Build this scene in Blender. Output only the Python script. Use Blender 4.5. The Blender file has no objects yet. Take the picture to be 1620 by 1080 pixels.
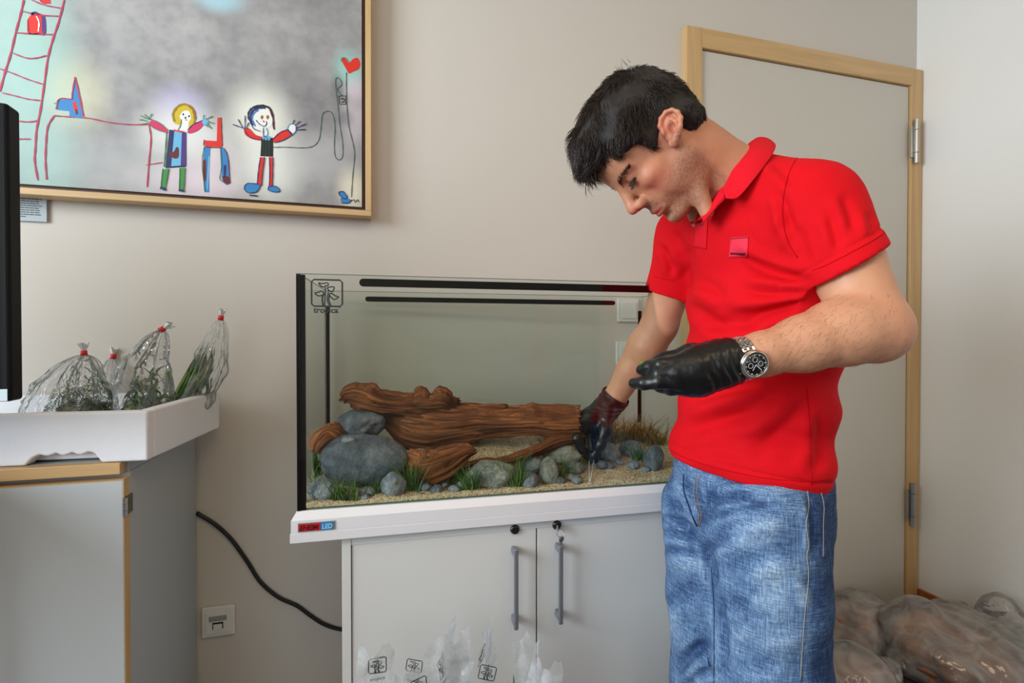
import bpy, bmesh, math, random
import numpy as np
from mathutils import Vector, Matrix
import openvdb

SC = bpy.context.scene
COL = SC.collection
random.seed(7)
RNG = np.random.default_rng(7)
R = math.radians

# ------------------------------------------------------------------ camera
FPX, YAW, PIT, ZC = 775.0, R(15.3), R(0.665), 1.085
cam_d = bpy.data.cameras.new('camera')
cam_d.sensor_width = 36.0
cam_d.lens = 36.0 * FPX / 1620.0
cam_d.clip_start = 0.02
cam_o = bpy.data.objects.new('camera', cam_d)
COL.objects.link(cam_o)
cam_o.location = (0, 0, ZC)
cam_o.rotation_euler = (R(90) - PIT, 0, -YAW)
SC.camera = cam_o

# ------------------------------------------------------------------ light
W = bpy.data.worlds.new('world'); SC.world = W
W.use_nodes = True
W.node_tree.nodes['Background'].inputs[0].default_value = (0.75, 0.87, 1.0, 1)
W.node_tree.nodes['Background'].inputs[1].default_value = 1.0

def area(name, loc, target, sx, sy, power, col):
    l = bpy.data.lights.new(name, 'AREA'); l.shape = 'RECTANGLE'
    l.size, l.size_y, l.energy, l.color = sx, sy, power, col
    o = bpy.data.objects.new(name, l); COL.objects.link(o)
    o.location = loc
    o.rotation_euler = (Vector(target) - Vector(loc)).to_track_quat('-Z', 'Y').to_euler()
    return o
# daylight that enters through the two windows of the room behind the camera
area('window_daylight_rear', (-1.72, -2.32, 1.70), (-0.6, 0.6, 1.3), 1.5, 1.5, 15, (0.86, 0.93, 1.0))
area('window_daylight_left', (-2.52, -0.05, 1.72), (0.0, 0.15, 1.30), 1.5, 1.4, 108, (0.84, 0.93, 1.0))
# added warm light overhead without a fixture, stands in for warm bounce
area('warm_bounce_fill', (0.5, -0.6, 2.66), (0.5, -0.6, 0.0), 1.2, 0.6, 13, (1.0, 0.76, 0.50))

SC.view_settings.view_transform = 'Standard'
SC.view_settings.look = 'None'
SC.view_settings.gamma = 1.0
SC.view_settings.exposure = 0.0
try: SC.view_settings.use_curve_mapping = False
except Exception: pass
SC.cycles.max_bounces = 10
SC.cycles.transparent_max_bounces = 40
SC.cycles.caustics_reflective = False
SC.cycles.caustics_refractive = False
SC.cycles.sample_clamp_indirect = 4.0

# ------------------------------------------------------------------ helpers
C0 = np.array([0, 0, ZC])
FW = np.array([math.sin(YAW) * math.cos(PIT), math.cos(YAW) * math.cos(PIT), -math.sin(PIT)])
RT = np.array([math.cos(YAW), -math.sin(YAW), 0.0])
UP = np.cross(RT, FW)
def ray(px, py): return FW + (px - 810) / FPX * RT + (540 - py) / FPX * UP
def P(px, py, D): return C0 + D * ray(px, py)          # a measured point at distance D along the view axis
def PY(px, py, Y):
    r = ray(px, py); return C0 + r * (Y / r[1])
def PROJ(p):
    d = np.asarray(p, float) - C0
    D = d @ FW
    return 810 + FPX * (d @ RT) / D, 540 - FPX * (d @ UP) / D, D
# tank frame
TA = R(2.4)
TO = np.array([-0.159, 1.067, 0.730])
TX = np.array([math.cos(TA), -math.sin(TA), 0]); TY = np.array([math.sin(TA), math.cos(TA), 0]); TZ = np.array([0, 0, 1.0])
TL, TD, TH = 0.97, 0.394, 0.480
def T(u, v, w): return TO + u * TX + v * TY + w * TZ
def PT(px, py, v):                                     # point seen on the plane v = const of the tank
    r = ray(px, py); t = (v - (C0 - TO) @ TY) / (r @ TY); return C0 + r * t
def UVW(p):
    d = np.asarray(p) - TO; return np.array([d @ TX, d @ TY, d[2]])
def MT(): return Matrix.Translation(Vector(TO)) @ Matrix.Rotation(-TA, 4, 'Z')

def lin(r, g, b):
    f = lambda v: (v / 255 / 12.92) if v / 255 <= 0.04045 else ((v / 255 + 0.055) / 1.055) ** 2.4
    return (f(r), f(g), f(b), 1.0)

def mat(name, col, rough=0.5, metal=0.0, spec=0.5, bump=None, var=None, trans=0.0, coat=0.0, sheen=0.0, sss=0.0):
    """bump=(scale,strength[,detail]); var=(scale, colour2, lo, hi)"""
    m = bpy.data.materials.new(name); m.use_nodes = True
    nt = m.node_tree; n = nt.nodes; l = nt.links
    b = n['Principled BSDF']
    b.inputs['Base Color'].default_value = col
    b.inputs['Roughness'].default_value = rough
    b.inputs['Metallic'].default_value = metal
    b.inputs['Specular IOR Level'].default_value = spec
    b.inputs['Transmission Weight'].default_value = trans
    b.inputs['Coat Weight'].default_value = coat
    b.inputs['Sheen Weight'].default_value = sheen
    if sss:
        b.inputs['Subsurface Weight'].default_value = sss
        b.inputs['Subsurface Radius'].default_value = (0.012, 0.004, 0.002)
        b.inputs['Subsurface Scale'].default_value = 1.0
    tc = n.new('ShaderNodeTexCoord')
    if var:
        t = n.new('ShaderNodeTexNoise'); t.inputs['Scale'].default_value = var[0]; t.inputs['Detail'].default_value = 6
        l.new(tc.outputs['Object'], t.inputs['Vector'])
        rp = n.new('ShaderNodeMapRange'); rp.inputs[1].default_value = var[2]; rp.inputs[2].default_value = var[3]
        l.new(t.outputs['Fac'], rp.inputs[0])
        mx = n.new('ShaderNodeMix'); mx.data_type = 'RGBA'
        mx.inputs[6].default_value = col; mx.inputs[7].default_value = var[1]
        l.new(rp.outputs[0], mx.inputs[0]); l.new(mx.outputs[2], b.inputs['Base Color'])
    if bump:
        t = n.new('ShaderNodeTexNoise'); t.inputs['Scale'].default_value = bump[0]
        t.inputs['Detail'].default_value = bump[2] if len(bump) > 2 else 4
        l.new(tc.outputs['Object'], t.inputs['Vector'])
        bp = n.new('ShaderNodeBump'); bp.inputs['Strength'].default_value = bump[1]; bp.inputs['Distance'].default_value = 0.002
        l.new(t.outputs['Fac'], bp.inputs['Height']); l.new(bp.outputs[0], b.inputs['Normal'])
    return m

def wood_mat(name, c1, c2, scale=(3, 60, 60), rough=0.45, axis_noise=6.0, bump=0.15):
    m = bpy.data.materials.new(name); m.use_nodes = True
    nt = m.node_tree; n = nt.nodes; l = nt.links; b = n['Principled BSDF']
    tc = n.new('ShaderNodeTexCoord'); mp = n.new('ShaderNodeMapping'); mp.inputs['Scale'].default_value = scale
    l.new(tc.outputs['Object'], mp.inputs['Vector'])
    t = n.new('ShaderNodeTexNoise'); t.inputs['Scale'].default_value = 1.0; t.inputs['Detail'].default_value = 8; t.inputs['Distortion'].default_value = 0.4
    l.new(mp.outputs[0], t.inputs['Vector'])
    cr = n.new('ShaderNodeValToRGB'); cr.color_ramp.elements[0].position = 0.3; cr.color_ramp.elements[1].position = 0.7
    cr.color_ramp.elements[0].color = c1; cr.color_ramp.elements[1].color = c2
    l.new(t.outputs['Fac'], cr.inputs[0]); l.new(cr.outputs[0], b.inputs['Base Color'])
    b.inputs['Roughness'].default_value = rough
    bp = n.new('ShaderNodeBump'); bp.inputs['Strength'].default_value = bump; bp.inputs['Distance'].default_value = 0.002
    l.new(t.outputs['Fac'], bp.inputs['Height']); l.new(bp.outputs[0], b.inputs['Normal'])
    return m

def glass_mat(name, tint, ior=1.45, rough=0.0, extra=0.0):
    """thin clear sheet: what passes goes straight through (tinted), the rest is mirrored by Fresnel"""
    m = bpy.data.materials.new(name); m.use_nodes = True
    nt = m.node_tree; n = nt.nodes; l = nt.links
    n.remove(n['Principled BSDF'])
    tr = n.new('ShaderNodeBsdfTransparent'); tr.inputs[0].default_value = tint
    gl = n.new('ShaderNodeBsdfGlossy'); gl.inputs['Roughness'].default_value = rough
    fr = n.new('ShaderNodeFresnel'); fr.inputs[0].default_value = ior
    ad = n.new('ShaderNodeMath'); ad.operation = 'ADD'; ad.inputs[1].default_value = extra; ad.use_clamp = True
    mx = n.new('ShaderNodeMixShader')
    ge = n.new('ShaderNodeNewGeometry'); iv = n.new('ShaderNodeMath'); iv.operation = 'SUBTRACT'; iv.inputs[0].default_value = 1.0; l.new(ge.outputs['Backfacing'], iv.inputs[1])
    ml = n.new('ShaderNodeMath'); ml.operation = 'MULTIPLY'
    l.new(fr.outputs[0], ad.inputs[0]); l.new(ad.outputs[0], ml.inputs[0]); l.new(iv.outputs[0], ml.inputs[1]); l.new(ml.outputs[0], mx.inputs[0]); l.new(tr.outputs[0], mx.inputs[1]); l.new(gl.outputs[0], mx.inputs[2])
    l.new(mx.outputs[0], n['Material Output'].inputs[0])
    return m

def film_mat(name, tint, haze=0.15, hazecol=(0.97, 0.98, 1.0, 1), rough=0.12, bump=(60, 0.6), ior=1.6, gl_=0.55):
    """crumpled clear plastic film"""
    m = bpy.data.materials.new(name); m.use_nodes = True
    nt = m.node_tree; n = nt.nodes; l = nt.links
    n.remove(n['Principled BSDF'])
    tc = n.new('ShaderNodeTexCoord')
    t = n.new('ShaderNodeTexNoise'); t.inputs['Scale'].default_value = bump[0]; t.inputs['Detail'].default_value = 3; t.inputs['Distortion'].default_value = 1.2
    l.new(tc.outputs['Object'], t.inputs['Vector'])
    bp = n.new('ShaderNodeBump'); bp.inputs['Strength'].default_value = bump[1]; bp.inputs['Distance'].default_value = 0.006
    l.new(t.outputs['Fac'], bp.inputs['Height'])
    tr = n.new('ShaderNodeBsdfTransparent'); tr.inputs[0].default_value = tint
    df = n.new('ShaderNodeBsdfDiffuse'); df.inputs[0].default_value = hazecol
    tl = n.new('ShaderNodeBsdfTranslucent'); tl.inputs[0].default_value = hazecol
    a0 = n.new('ShaderNodeMixShader'); a0.inputs[0].default_value = 0.5
    l.new(df.outputs[0], a0.inputs[1]); l.new(tl.outputs[0], a0.inputs[2])
    m1 = n.new('ShaderNodeMixShader')
    mr = n.new('ShaderNodeMapRange'); mr.inputs[1].default_value = 0.35; mr.inputs[2].default_value = 0.75
    mr.inputs[3].default_value = haze * 0.45; mr.inputs[4].default_value = min(1, haze * 1.8)
    lw = n.new('ShaderNodeLayerWeight'); lw.inputs[0].default_value = 0.35; l.new(bp.outputs[0], lw.inputs['Normal'])
    lm = n.new('ShaderNodeMath'); lm.operation = 'MULTIPLY_ADD'; lm.inputs[1].default_value = 0.45; lm.use_clamp = True
    l.new(lw.outputs['Facing'], lm.inputs[0]); l.new(mr.outputs[0], lm.inputs[2])
    l.new(t.outputs['Fac'], mr.inputs[0]); l.new(lm.outputs[0], m1.inputs[0])
    l.new(tr.outputs[0], m1.inputs[1]); l.new(a0.outputs[0], m1.inputs[2])
    gl = n.new('ShaderNodeBsdfGlossy'); gl.inputs['Roughness'].default_value = rough
    fr = n.new('ShaderNodeFresnel'); fr.inputs[0].default_value = ior
    l.new(bp.outputs[0], gl.inputs['Normal']); l.new(bp.outputs[0], fr.inputs['Normal'])
    m2 = n.new('ShaderNodeMixShader')
    fm = n.new('ShaderNodeMath'); fm.operation = 'MULTIPLY'; fm.inputs[1].default_value = gl_; l.new(fr.outputs[0], fm.inputs[0])
    l.new(fm.outputs[0], m2.inputs[0]); l.new(m1.outputs[0], m2.inputs[1]); l.new(gl.outputs[0], m2.inputs[2])
    l.new(m2.outputs[0], n['Material Output'].inputs[0])
    return m

def link(name, me, m=None, parent=None, smooth=False):
    o = bpy.data.objects.new(name, me); COL.objects.link(o)
    if m is not None: me.materials.append(m)
    if parent is not None: o.parent = parent
    if smooth: me.polygons.foreach_set('use_smooth', [True] * len(me.polygons))
    return o
def pyd(name, vs, fs, m=None, parent=None, smooth=False):
    me = bpy.data.meshes.new(name)
    me.from_pydata([tuple(map(float, v)) for v in vs], [], [tuple(map(int, f)) for f in fs]); me.update()
    return link(name, me, m, parent, smooth)
def fast_mesh(name, vs, quads, m=None, parent=None, smooth=True):
    vs = np.asarray(vs, np.float32); q = np.asarray(quads, np.int32)
    me = bpy.data.meshes.new(name)
    me.vertices.add(len(vs)); me.vertices.foreach_set('co', vs.ravel())
    k = q.shape[1]
    me.loops.add(q.size); me.loops.foreach_set('vertex_index', q.ravel())
    me.polygons.add(len(q)); me.polygons.foreach_set('loop_start', np.arange(0, q.size, k, dtype=np.int32))
    me.polygons.foreach_set('loop_total', np.full(len(q), k, np.int32))
    me.update(calc_edges=True)
    if smooth: me.polygons.foreach_set('use_smooth', np.ones(len(q), bool))
    me.validate()
    return link(name, me, m, parent)
def empty(name, loc=(0, 0, 0), rz=0.0):
    o = bpy.data.objects.new(name, None); COL.objects.link(o)
    o.location = tuple(map(float, loc)); o.rotation_euler = (0, 0, rz); return o
def tag(o, label=None, cat=None, group=None, kind=None):
    if label: o['label'] = label
    if cat: o['category'] = cat
    if group: o['group'] = group
    if kind: o['kind'] = kind
    return o
def bm_box(bm, x0, x1, y0, y1, z0, z1, M=None):
    vs = [bm.verts.new((x, y, z)) for z in (z0, z1) for y in (y0, y1) for x in (x0, x1)]
    for f in ((0, 2, 3, 1), (4, 5, 7, 6), (0, 1, 5, 4), (2, 6, 7, 3), (0, 4, 6, 2), (1, 3, 7, 5)):
        bm.faces.new([vs[i] for i in f])
    if M is not None: bmesh.ops.transform(bm, matrix=M, verts=vs)
    return vs
def bm_obj(name, bm, m=None, parent=None, smooth=False, bevel=0.0, seg=2, subsurf=0):
    me = bpy.data.meshes.new(name); bmesh.ops.recalc_face_normals(bm, faces=bm.faces[:]); bm.to_mesh(me); bm.free()
    o = link(name, me, m, parent, smooth)
    if bevel:
        md = o.modifiers.new('bevel', 'BEVEL'); md.width = bevel; md.segments = seg; md.limit_method = 'ANGLE'; md.harden_normals = False
    if subsurf:
        md = o.modifiers.new('sub', 'SUBSURF'); md.levels = subsurf; md.render_levels = subsurf
    return o
def box(name, x0, x1, y0, y1, z0, z1, m=None, parent=None, bevel=0.0, M=None, seg=2):
    bm = bmesh.new(); bm_box(bm, x0, x1, y0, y1, z0, z1, M)
    return bm_obj(name, bm, m, parent, bevel=bevel, seg=seg)
def frames(pts):
    pts = np.asarray(pts, float); n = len(pts)
    tg = np.gradient(pts, axis=0); tg /= np.linalg.norm(tg, axis=1)[:, None] + 1e-12
    up = np.array([0, 0, 1.0]) if abs(tg[0][2]) < 0.9 else np.array([1.0, 0, 0])
    N = []; a = np.cross(tg[0], up); a /= np.linalg.norm(a)
    for i in range(n):
        a = a - tg[i] * (a @ tg[i]); a /= np.linalg.norm(a) + 1e-12; N.append(a.copy())
    N = np.array(N); B = np.cross(tg, N)
    return tg, N, B
def tube_data(pts, r, seg=8, caps=True, off=0):
    pts = np.asarray(pts, float); n = len(pts); tg, N, B = frames(pts)
    r = np.broadcast_to(np.asarray(r, float), (n,))
    ang = np.arange(seg) * 2 * math.pi / seg
    vs = (pts[:, None, :] + r[:, None, None] * (np.cos(ang)[None, :, None] * N[:, None, :] + np.sin(ang)[None, :, None] * B[:, None, :])).reshape(-1, 3)
    fs = []
    for i in range(n - 1):
        for j in range(seg):
            k = (j + 1) % seg
            fs.append((off + i * seg + j, off + i * seg + k, off + (i + 1) * seg + k, off + (i + 1) * seg + j))
    if caps:
        fs.append(tuple(off + j for j in range(seg))[::-1]); fs.append(tuple(off + (n - 1) * seg + j for j in range(seg)))
    return list(vs), fs
def tube(name, pts, r, m=None, parent=None, seg=8, smooth=True):
    vs, fs = tube_data(pts, r, seg); return pyd(name, vs, fs, m, parent, smooth)
def spline(pts, n=8):
    p = np.asarray(pts, float); p = np.vstack([2 * p[0] - p[1], p, 2 * p[-1] - p[-2]]); out = []
    for i in range(1, len(p) - 2):
        for t in np.linspace(0, 1, n, endpoint=False):
            a, b, c, d = p[i - 1], p[i], p[i + 1], p[i + 2]
            out.append(0.5 * ((2 * b) + (-a + c) * t + (2 * a - 5 * b + 4 * c - d) * t * t + (-a + 3 * b - 3 * c + d) * t ** 3))
    out.append(p[-2]); return np.array(out)
def cyl(name, p0, p1, r, m=None, parent=None, seg=24, r2=None):
    p0 = np.asarray(p0, float); p1 = np.asarray(p1, float)
    return tube(name, [p0, p1], [r, r if r2 is None else r2], m, parent, seg, False)

# lattice noise for vertex work
_LAT = {}
def noise3(p, scale=1.0, seed=0):
    p = np.asarray(p, np.float64) * scale
    if seed not in _LAT: _LAT[seed] = np.random.default_rng(seed + 11).random((33, 33, 33)) * 2 - 1
    L = _LAT[seed]
    i = np.floor(p).astype(int); f = p - i; f = f * f * (3 - 2 * f)
    i0 = i % 32; i1 = (i + 1) % 32
    x0, y0, z0 = i0.T; x1, y1, z1 = i1.T; fx, fy, fz = f.T
    c00 = L[x0, y0, z0] * (1 - fx) + L[x1, y0, z0] * fx; c10 = L[x0, y1, z0] * (1 - fx) + L[x1, y1, z0] * fx
    c01 = L[x0, y0, z1] * (1 - fx) + L[x1, y0, z1] * fx; c11 = L[x0, y1, z1] * (1 - fx) + L[x1, y1, z1] * fx
    return (c00 * (1 - fy) + c10 * fy) * (1 - fz) + (c01 * (1 - fy) + c11 * fy) * fz
def fbm(p, scale, seed=0, oct=4, gain=0.5):
    s = 0; a = 1.0
    for o in range(oct): s = s + a * noise3(p, scale * 2 ** o, seed + o); a *= gain
    return s

# ------------------------------------------------------------------ signed distance sculpting
class Field:
    """signed distance on a grid whose spacing may vary along each axis; meshed with openvdb"""
    def __init__(s, xs, ys, zs):
        s.ax = [np.asarray(a, np.float32) for a in (xs, ys, zs)]
        s.f = np.full([len(a) for a in s.ax], 0.2, np.float32)
    def win(s, lo, hi):
        sl = []
        for a, l, h in zip(s.ax, lo, hi):
            i = max(0, int(np.searchsorted(a, l)) - 1); j = min(len(a), int(np.searchsorted(a, h)) + 1)
            if j <= i: return None
            sl.append(slice(i, j))
        g = (s.ax[0][sl[0]][:, None, None], s.ax[1][sl[1]][None, :, None], s.ax[2][sl[2]][None, None, :])
        return tuple(sl), g
    def comb(s, sl, d, k, op):
        a = s.f[sl]
        if op == 'add':
            if k > 0:
                h = np.maximum(k - np.abs(a - d), 0) / k; s.f[sl] = np.minimum(a, d) - h * h * k * 0.25
            else: s.f[sl] = np.minimum(a, d)
        else:
            d = -d
            if k > 0:
                h = np.maximum(k - np.abs(a - d), 0) / k; s.f[sl] = np.maximum(a, d) + h * h * k * 0.25
            else: s.f[sl] = np.maximum(a, d)
    def cone(s, a, b, ra, rb, k=0.02, op='add', flat=None):
        """tapered capsule; flat=(axis vector, factor) squashes it across that axis"""
        a = np.asarray(a, float); b = np.asarray(b, float); m = max(ra, rb) + k + 0.03
        w = s.win(np.minimum(a, b) - m, np.maximum(a, b) + m)
        if w is None: return
        sl, (X, Y, Z) = w; ab = b - a; L2 = ab @ ab + 1e-12
        px, py, pz = X - a[0], Y - a[1], Z - a[2]
        t = np.clip((px * ab[0] + py * ab[1] + pz * ab[2]) / L2, 0, 1)
        dx, dy, dz = px - t * ab[0], py - t * ab[1], pz - t * ab[2]
        q = dx * dx + dy * dy + dz * dz
        if flat is not None:
            n = np.asarray(flat[0], float); n /= np.linalg.norm(n); c = dx * n[0] + dy * n[1] + dz * n[2]
            q = q + c * c * (1 / flat[1] ** 2 - 1)
        d = np.sqrt(q) - (ra + (rb - ra) * t)
        s.comb(sl, d.astype(np.float32), k, op)
    def chain(s, pts, rs, k=0.02, op='add', flat=None):
        for i in range(len(pts) - 1): s.cone(pts[i], pts[i + 1], rs[i], rs[i + 1], k, op, flat)
    def ell(s, c, r, M=None, k=0.02, op='add'):
        """ellipsoid; rows of M are its axes"""
        c = np.asarray(c, float); r = np.asarray(r, float); M = np.eye(3) if M is None else np.asarray(M, float)
        m = np.sqrt(((M * r[:, None]) ** 2).sum(0)) + k + 0.03
        w = s.win(c - m, c + m)
        if w is None: return
        sl, (X, Y, Z) = w; px, py, pz = X - c[0], Y - c[1], Z - c[2]
        q = [(px * M[i, 0] + py * M[i, 1] + pz * M[i, 2]) for i in range(3)]
        k0 = np.sqrt(sum((q[i] / r[i]) ** 2 for i in range(3))) + 1e-9
        k1 = np.sqrt(sum((q[i] / r[i] ** 2) ** 2 for i in range(3))) + 1e-9
        s.comb(sl, (k0 * (k0 - 1) / k1).astype(np.float32), k, op)
    def half(s, p, n, k=0.0):
        """keep the side of the plane where (x-p).n < 0"""
        p = np.asarray(p, float); n = np.asarray(n, float); n = n / np.linalg.norm(n)
        X, Y, Z = s.ax[0][:, None, None], s.ax[1][None, :, None], s.ax[2][None, None, :]
        d = ((X - p[0]) * n[0] + (Y - p[1]) * n[1] + (Z - p[2]) * n[2]).astype(np.float32)
        s.f = np.maximum(s.f, d)
    def mesh(s, iso=0.0):
        g = openvdb.FloatGrid(0.2); g.copyFromArray(np.ascontiguousarray(s.f))
        pts, quads = g.convertToQuads(iso)
        out = np.empty_like(pts, dtype=np.float64)
        for i in range(3): out[:, i] = np.interp(pts[:, i], np.arange(len(s.ax[i])), s.ax[i])
        q = quads[:, ::-1]; n_ = vnormals(out, q); i = int(np.argmax(out[:, 0]))
        return out, (q if n_[i, 0] > 0 else q[:, ::-1])
def axis(segs):
    """segs: [(start, step), ..., end]"""
    out = []
    for i in range(len(segs) - 1):
        a, h = segs[i]; b = segs[i + 1][0] if isinstance(segs[i + 1], tuple) else segs[i + 1]
        n = max(1, int(round((b - a) / h))); out += list(np.linspace(a, b, n, endpoint=False))
    out.append(segs[-1] if not isinstance(segs[-1], tuple) else segs[-1][0]); return np.array(out)
def vnormals(vs, q):
    n = np.zeros_like(vs)
    a = vs[q[:, 2]] - vs[q[:, 0]]; b = vs[q[:, 3 % q.shape[1]]] - vs[q[:, 1]] if q.shape[1] == 4 else vs[q[:, 1]] - vs[q[:, 0]]
    fn = np.cross(a, b) if q.shape[1] == 4 else np.cross(b, a)
    for i in range(q.shape[1]): np.add.at(n, q[:, i], fn)
    return n / (np.linalg.norm(n, axis=1)[:, None] + 1e-12)
def relax(vs, q, it=3, lam=0.5):
    e = np.concatenate([q[:, [i, (i + 1) % q.shape[1]]] for i in range(q.shape[1])])
    e = np.concatenate([e, e[:, ::-1]])
    cnt = np.bincount(e[:, 0], minlength=len(vs)).astype(float)[:, None]
    for _ in range(it):
        s_ = np.stack([np.bincount(e[:, 0], weights=vs[e[:, 1], i], minlength=len(vs)) for i in range(3)], 1)
        vs = vs + lam * (s_ / np.maximum(cnt, 1) - vs)
    return vs
def vcol(o, cols, name='tint'):
    a = o.data.color_attributes.new(name, 'FLOAT_COLOR', 'POINT')
    c = np.ones((len(cols), 4), np.float32); c[:, :3] = cols
    a.data.foreach_set('color', c.ravel())
def use_vcol(m, name='tint'):
    n = m.node_tree.nodes; a = n.new('ShaderNodeAttribute'); a.attribute_name = name
    m.node_tree.links.new(a.outputs['Color'], n['Principled BSDF'].inputs['Base Color'])
    return m
# ================================================================== setting
WY, WXR, WXL, WYF, CH = 1.50, 2.117, -2.60, -2.40, 2.75
m_wall = mat('wall_paint', lin(211, 204, 195), 0.75, bump=(90, 0.12), spec=0.3)
m_wallr = mat('wall_paint_side_lit', lin(240, 239, 236), 0.7, bump=(90, 0.12), spec=0.3)  # lightened wall paint, window light put into the colour
m_wall2 = mat('wall_paint_far_side', lin(168, 160, 150), 0.8)
m_ceil = mat('ceiling_paint', lin(228, 214, 190), 0.9)
m_floor = mat('floor_vinyl', lin(96, 84, 76), 0.35, var=(6, lin(80, 70, 64), 0.3, 0.7))
m_beech = wood_mat('beech_wood', lin(196, 158, 108), lin(214, 178, 128), (40, 40, 2.5), 0.4, bump=0.08)
m_base = wood_mat('skirting_wood', lin(150, 84, 42), lin(176, 104, 56), (3, 40, 40), 0.4)
m_doorp = mat('door_laminate', lin(205, 200, 190), 0.45, bump=(60, 0.05), spec=0.4)
m_steel = mat('brushed_steel', lin(185, 185, 183), 0.28, 1.0)
m_dark = mat('black_gap', lin(14, 14, 15), 0.6)
def structure(o): o['kind'] = 'structure'; return o
structure(box('floor', WXL, WXR, WYF, WY, -0.05, 0, m_floor))
structure(box('ceiling', WXL, WXR, WYF, WY, CH, CH + 0.05, m_ceil))
structure(box('wall_back', WXL, WXR + 0.1, WY, WY + 0.1, -0.05, CH + 0.05, m_wall))
structure(box('wall_right', WXR, WXR + 0.1, WYF, WY, -0.05, CH + 0.05, m_wallr))
def wall_with_hole(name, mk, a0, a1, h0, h1, w0, w1, m):
    bm = bmesh.new()
    for (p, q, r_, s_) in ((a0, h0, -0.05, CH + 0.05), (h1, a1, -0.05, CH + 0.05), (h0, h1, -0.05, w0), (h0, h1, w1, CH + 0.05)):
        mk(bm, p, q, r_, s_)
    return structure(bm_obj(name, bm, m))
wall_with_hole('wall_front', lambda bm, p, q, r_, s_: bm_box(bm, p, q, WYF - 0.1, WYF, r_, s_), WXL, WXR, -2.5, -0.95, 0.9, 2.5, m_wall2)
wall_with_hole('wall_left', lambda bm, p, q, r_, s_: bm_box(bm, WXL - 0.1, WXL, p, q, r_, s_), WYF, WY, -1.0, 0.95, 0.95, 2.45, m_wall2)
m_wf = mat('window_frame_white', lin(230, 230, 228), 0.4)
m_wg = glass_mat('window_glass', (0.97, 0.98, 0.98, 1))
def window(name, M, w, h):
    t = structure(empty(name)); t.matrix_world = M
    bm = bmesh.new()
    for a in ((0, w, 0, 0.05), (0, w, h - 0.05, h), (0, 0.05, 0.05, h - 0.05), (w - 0.05, w, 0.05, h - 0.05), (w / 2 - 0.03, w / 2 + 0.03, 0.05, h - 0.05)):
        bm_box(bm, a[0], a[1], -0.03, 0.03, a[2], a[3])
    bm_obj('window_frame', bm, m_wf, t)
    box('pane', 0.05, w / 2 - 0.03, -0.003, 0.003, 0.05, h - 0.05, m_wg, t)
    box('pane', w / 2 + 0.03, w - 0.05, -0.003, 0.003, 0.05, h - 0.05, m_wg, t)
window('window_1', Matrix.Translation((-2.5, WYF - 0.05, 0.9)), 1.55, 1.6)
window('window_2', Matrix.Translation((WXL - 0.05, -1.0, 0.95)) @ Matrix.Rotation(R(90), 4, 'Z'), 1.95, 1.5)

# door in the back wall
DXL = PY(1079, 52, WY)[0]; DXR = WXR - 0.004; DZT = 2.150
DIL = PY(1103.5, 82, WY)[0]; DIR = PY(1430, 300, WY)[0]; DIT = PY(1103.5, 82, WY)[2]
door = structure(empty('door_1', (DXL, WY, 0)))
def db(name, x0, x1, y0, y1, z0, z1, m, **k):
    return box(name, x0 - DXL, x1 - DXL, y0, y1, z0, z1, m, door, **k)
db('door_jamb', DXL, DIL, -0.028, 0.002, 0, DZT, m_beech, bevel=0.002)
db('door_jamb', DIR, DXR, -0.028, 0.002, 0, DZT, m_beech, bevel=0.002)
m_beechh = wood_mat('beech_wood_across', lin(196, 158, 108), lin(214, 178, 128), (2.5, 40, 40), 0.4, bump=0.08)
db('door_head', DIL, DIR, -0.028, 0.002, DIT, DZT, m_beechh, bevel=0.002)
db('door_panel', DIL + 0.003, DIR - 0.004, -0.018, 0.0, 0.012, DIT - 0.004, m_doorp, bevel=0.002)
db('door_shadow_gap', DIL, DIR, -0.006, -0.001, 0.0, DIT, m_dark)
for zc_ in (PY(1437, 230, WY)[2], PY(1430, 793, WY)[2]):
    h = empty('door_hinge', (DIR + 0.004 - DXL, -0.03, zc_)); h.parent = door
    bm = bmesh.new(); bm_box(bm, -0.014, 0.0, -0.004, 0.002, -0.062, 0.062); bm_obj('hinge_leaf', bm, m_steel, h, bevel=0.001)
    for a, b in ((-0.086, -0.046), (-0.044, 0.044), (0.046, 0.086)):
        cyl('hinge_knuckle', (0.006, -0.010, a), (0.006, -0.010, b), 0.0095, m_steel, h, 20)
# skirting
structure(box('baseboard_right', WXR - 0.012, WXR - 0.0005, WYF + 0.01, WY - 0.03, 0, 0.062, m_base, bevel=0.002))
structure(box('baseboard_back', WXL + 0.01, DXL - 0.004, WY - 0.012, WY - 0.0005, 0, 0.062, m_base, bevel=0.002))

# ================================================================== left storage cabinet
m_lam = mat('pale_grey_laminate', lin(196, 202, 206), 0.45, bump=(120, 0.05), spec=0.4)
m_lams = mat('shaded_side_laminate', lin(176, 180, 182), 0.5, bump=(120, 0.05), spec=0.35)  # darker copy of the door laminate, side shade put into the colour
CX, CYF, CYB = -0.474, 1.130, 1.492
cab = tag(empty('storage_cabinet', (CX, CYF, 0)), 'pale grey low cabinet with wood-edged door and top, under the foam tray', 'cabinet')
CWID = 1.25
box('carcass', -CWID, 0, 0, CYB - CYF, 0.0, 0.818, m_lams, cab, bevel=0.0015)
tb = box('top_board', -CWID, 0, -0.002, CYB - CYF, 0.8185, 0.8405, m_lams, cab, bevel=0.001)
tag(box('edge_strip', -CWID, -0.006, -0.024, -0.0022, 0.8185, 0.8405, m_beechh, cab, bevel=0.001), 'beech wood front edge')
dr = box('door', -0.60, -0.0012, -0.0245, -0.0015, 0.03, 0.806, m_lam, cab, bevel=0.001)
dr2 = box('door', -CWID, -0.603, -0.0245, -0.0015, 0.03, 0.806, m_lam, cab, bevel=0.001)
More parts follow.
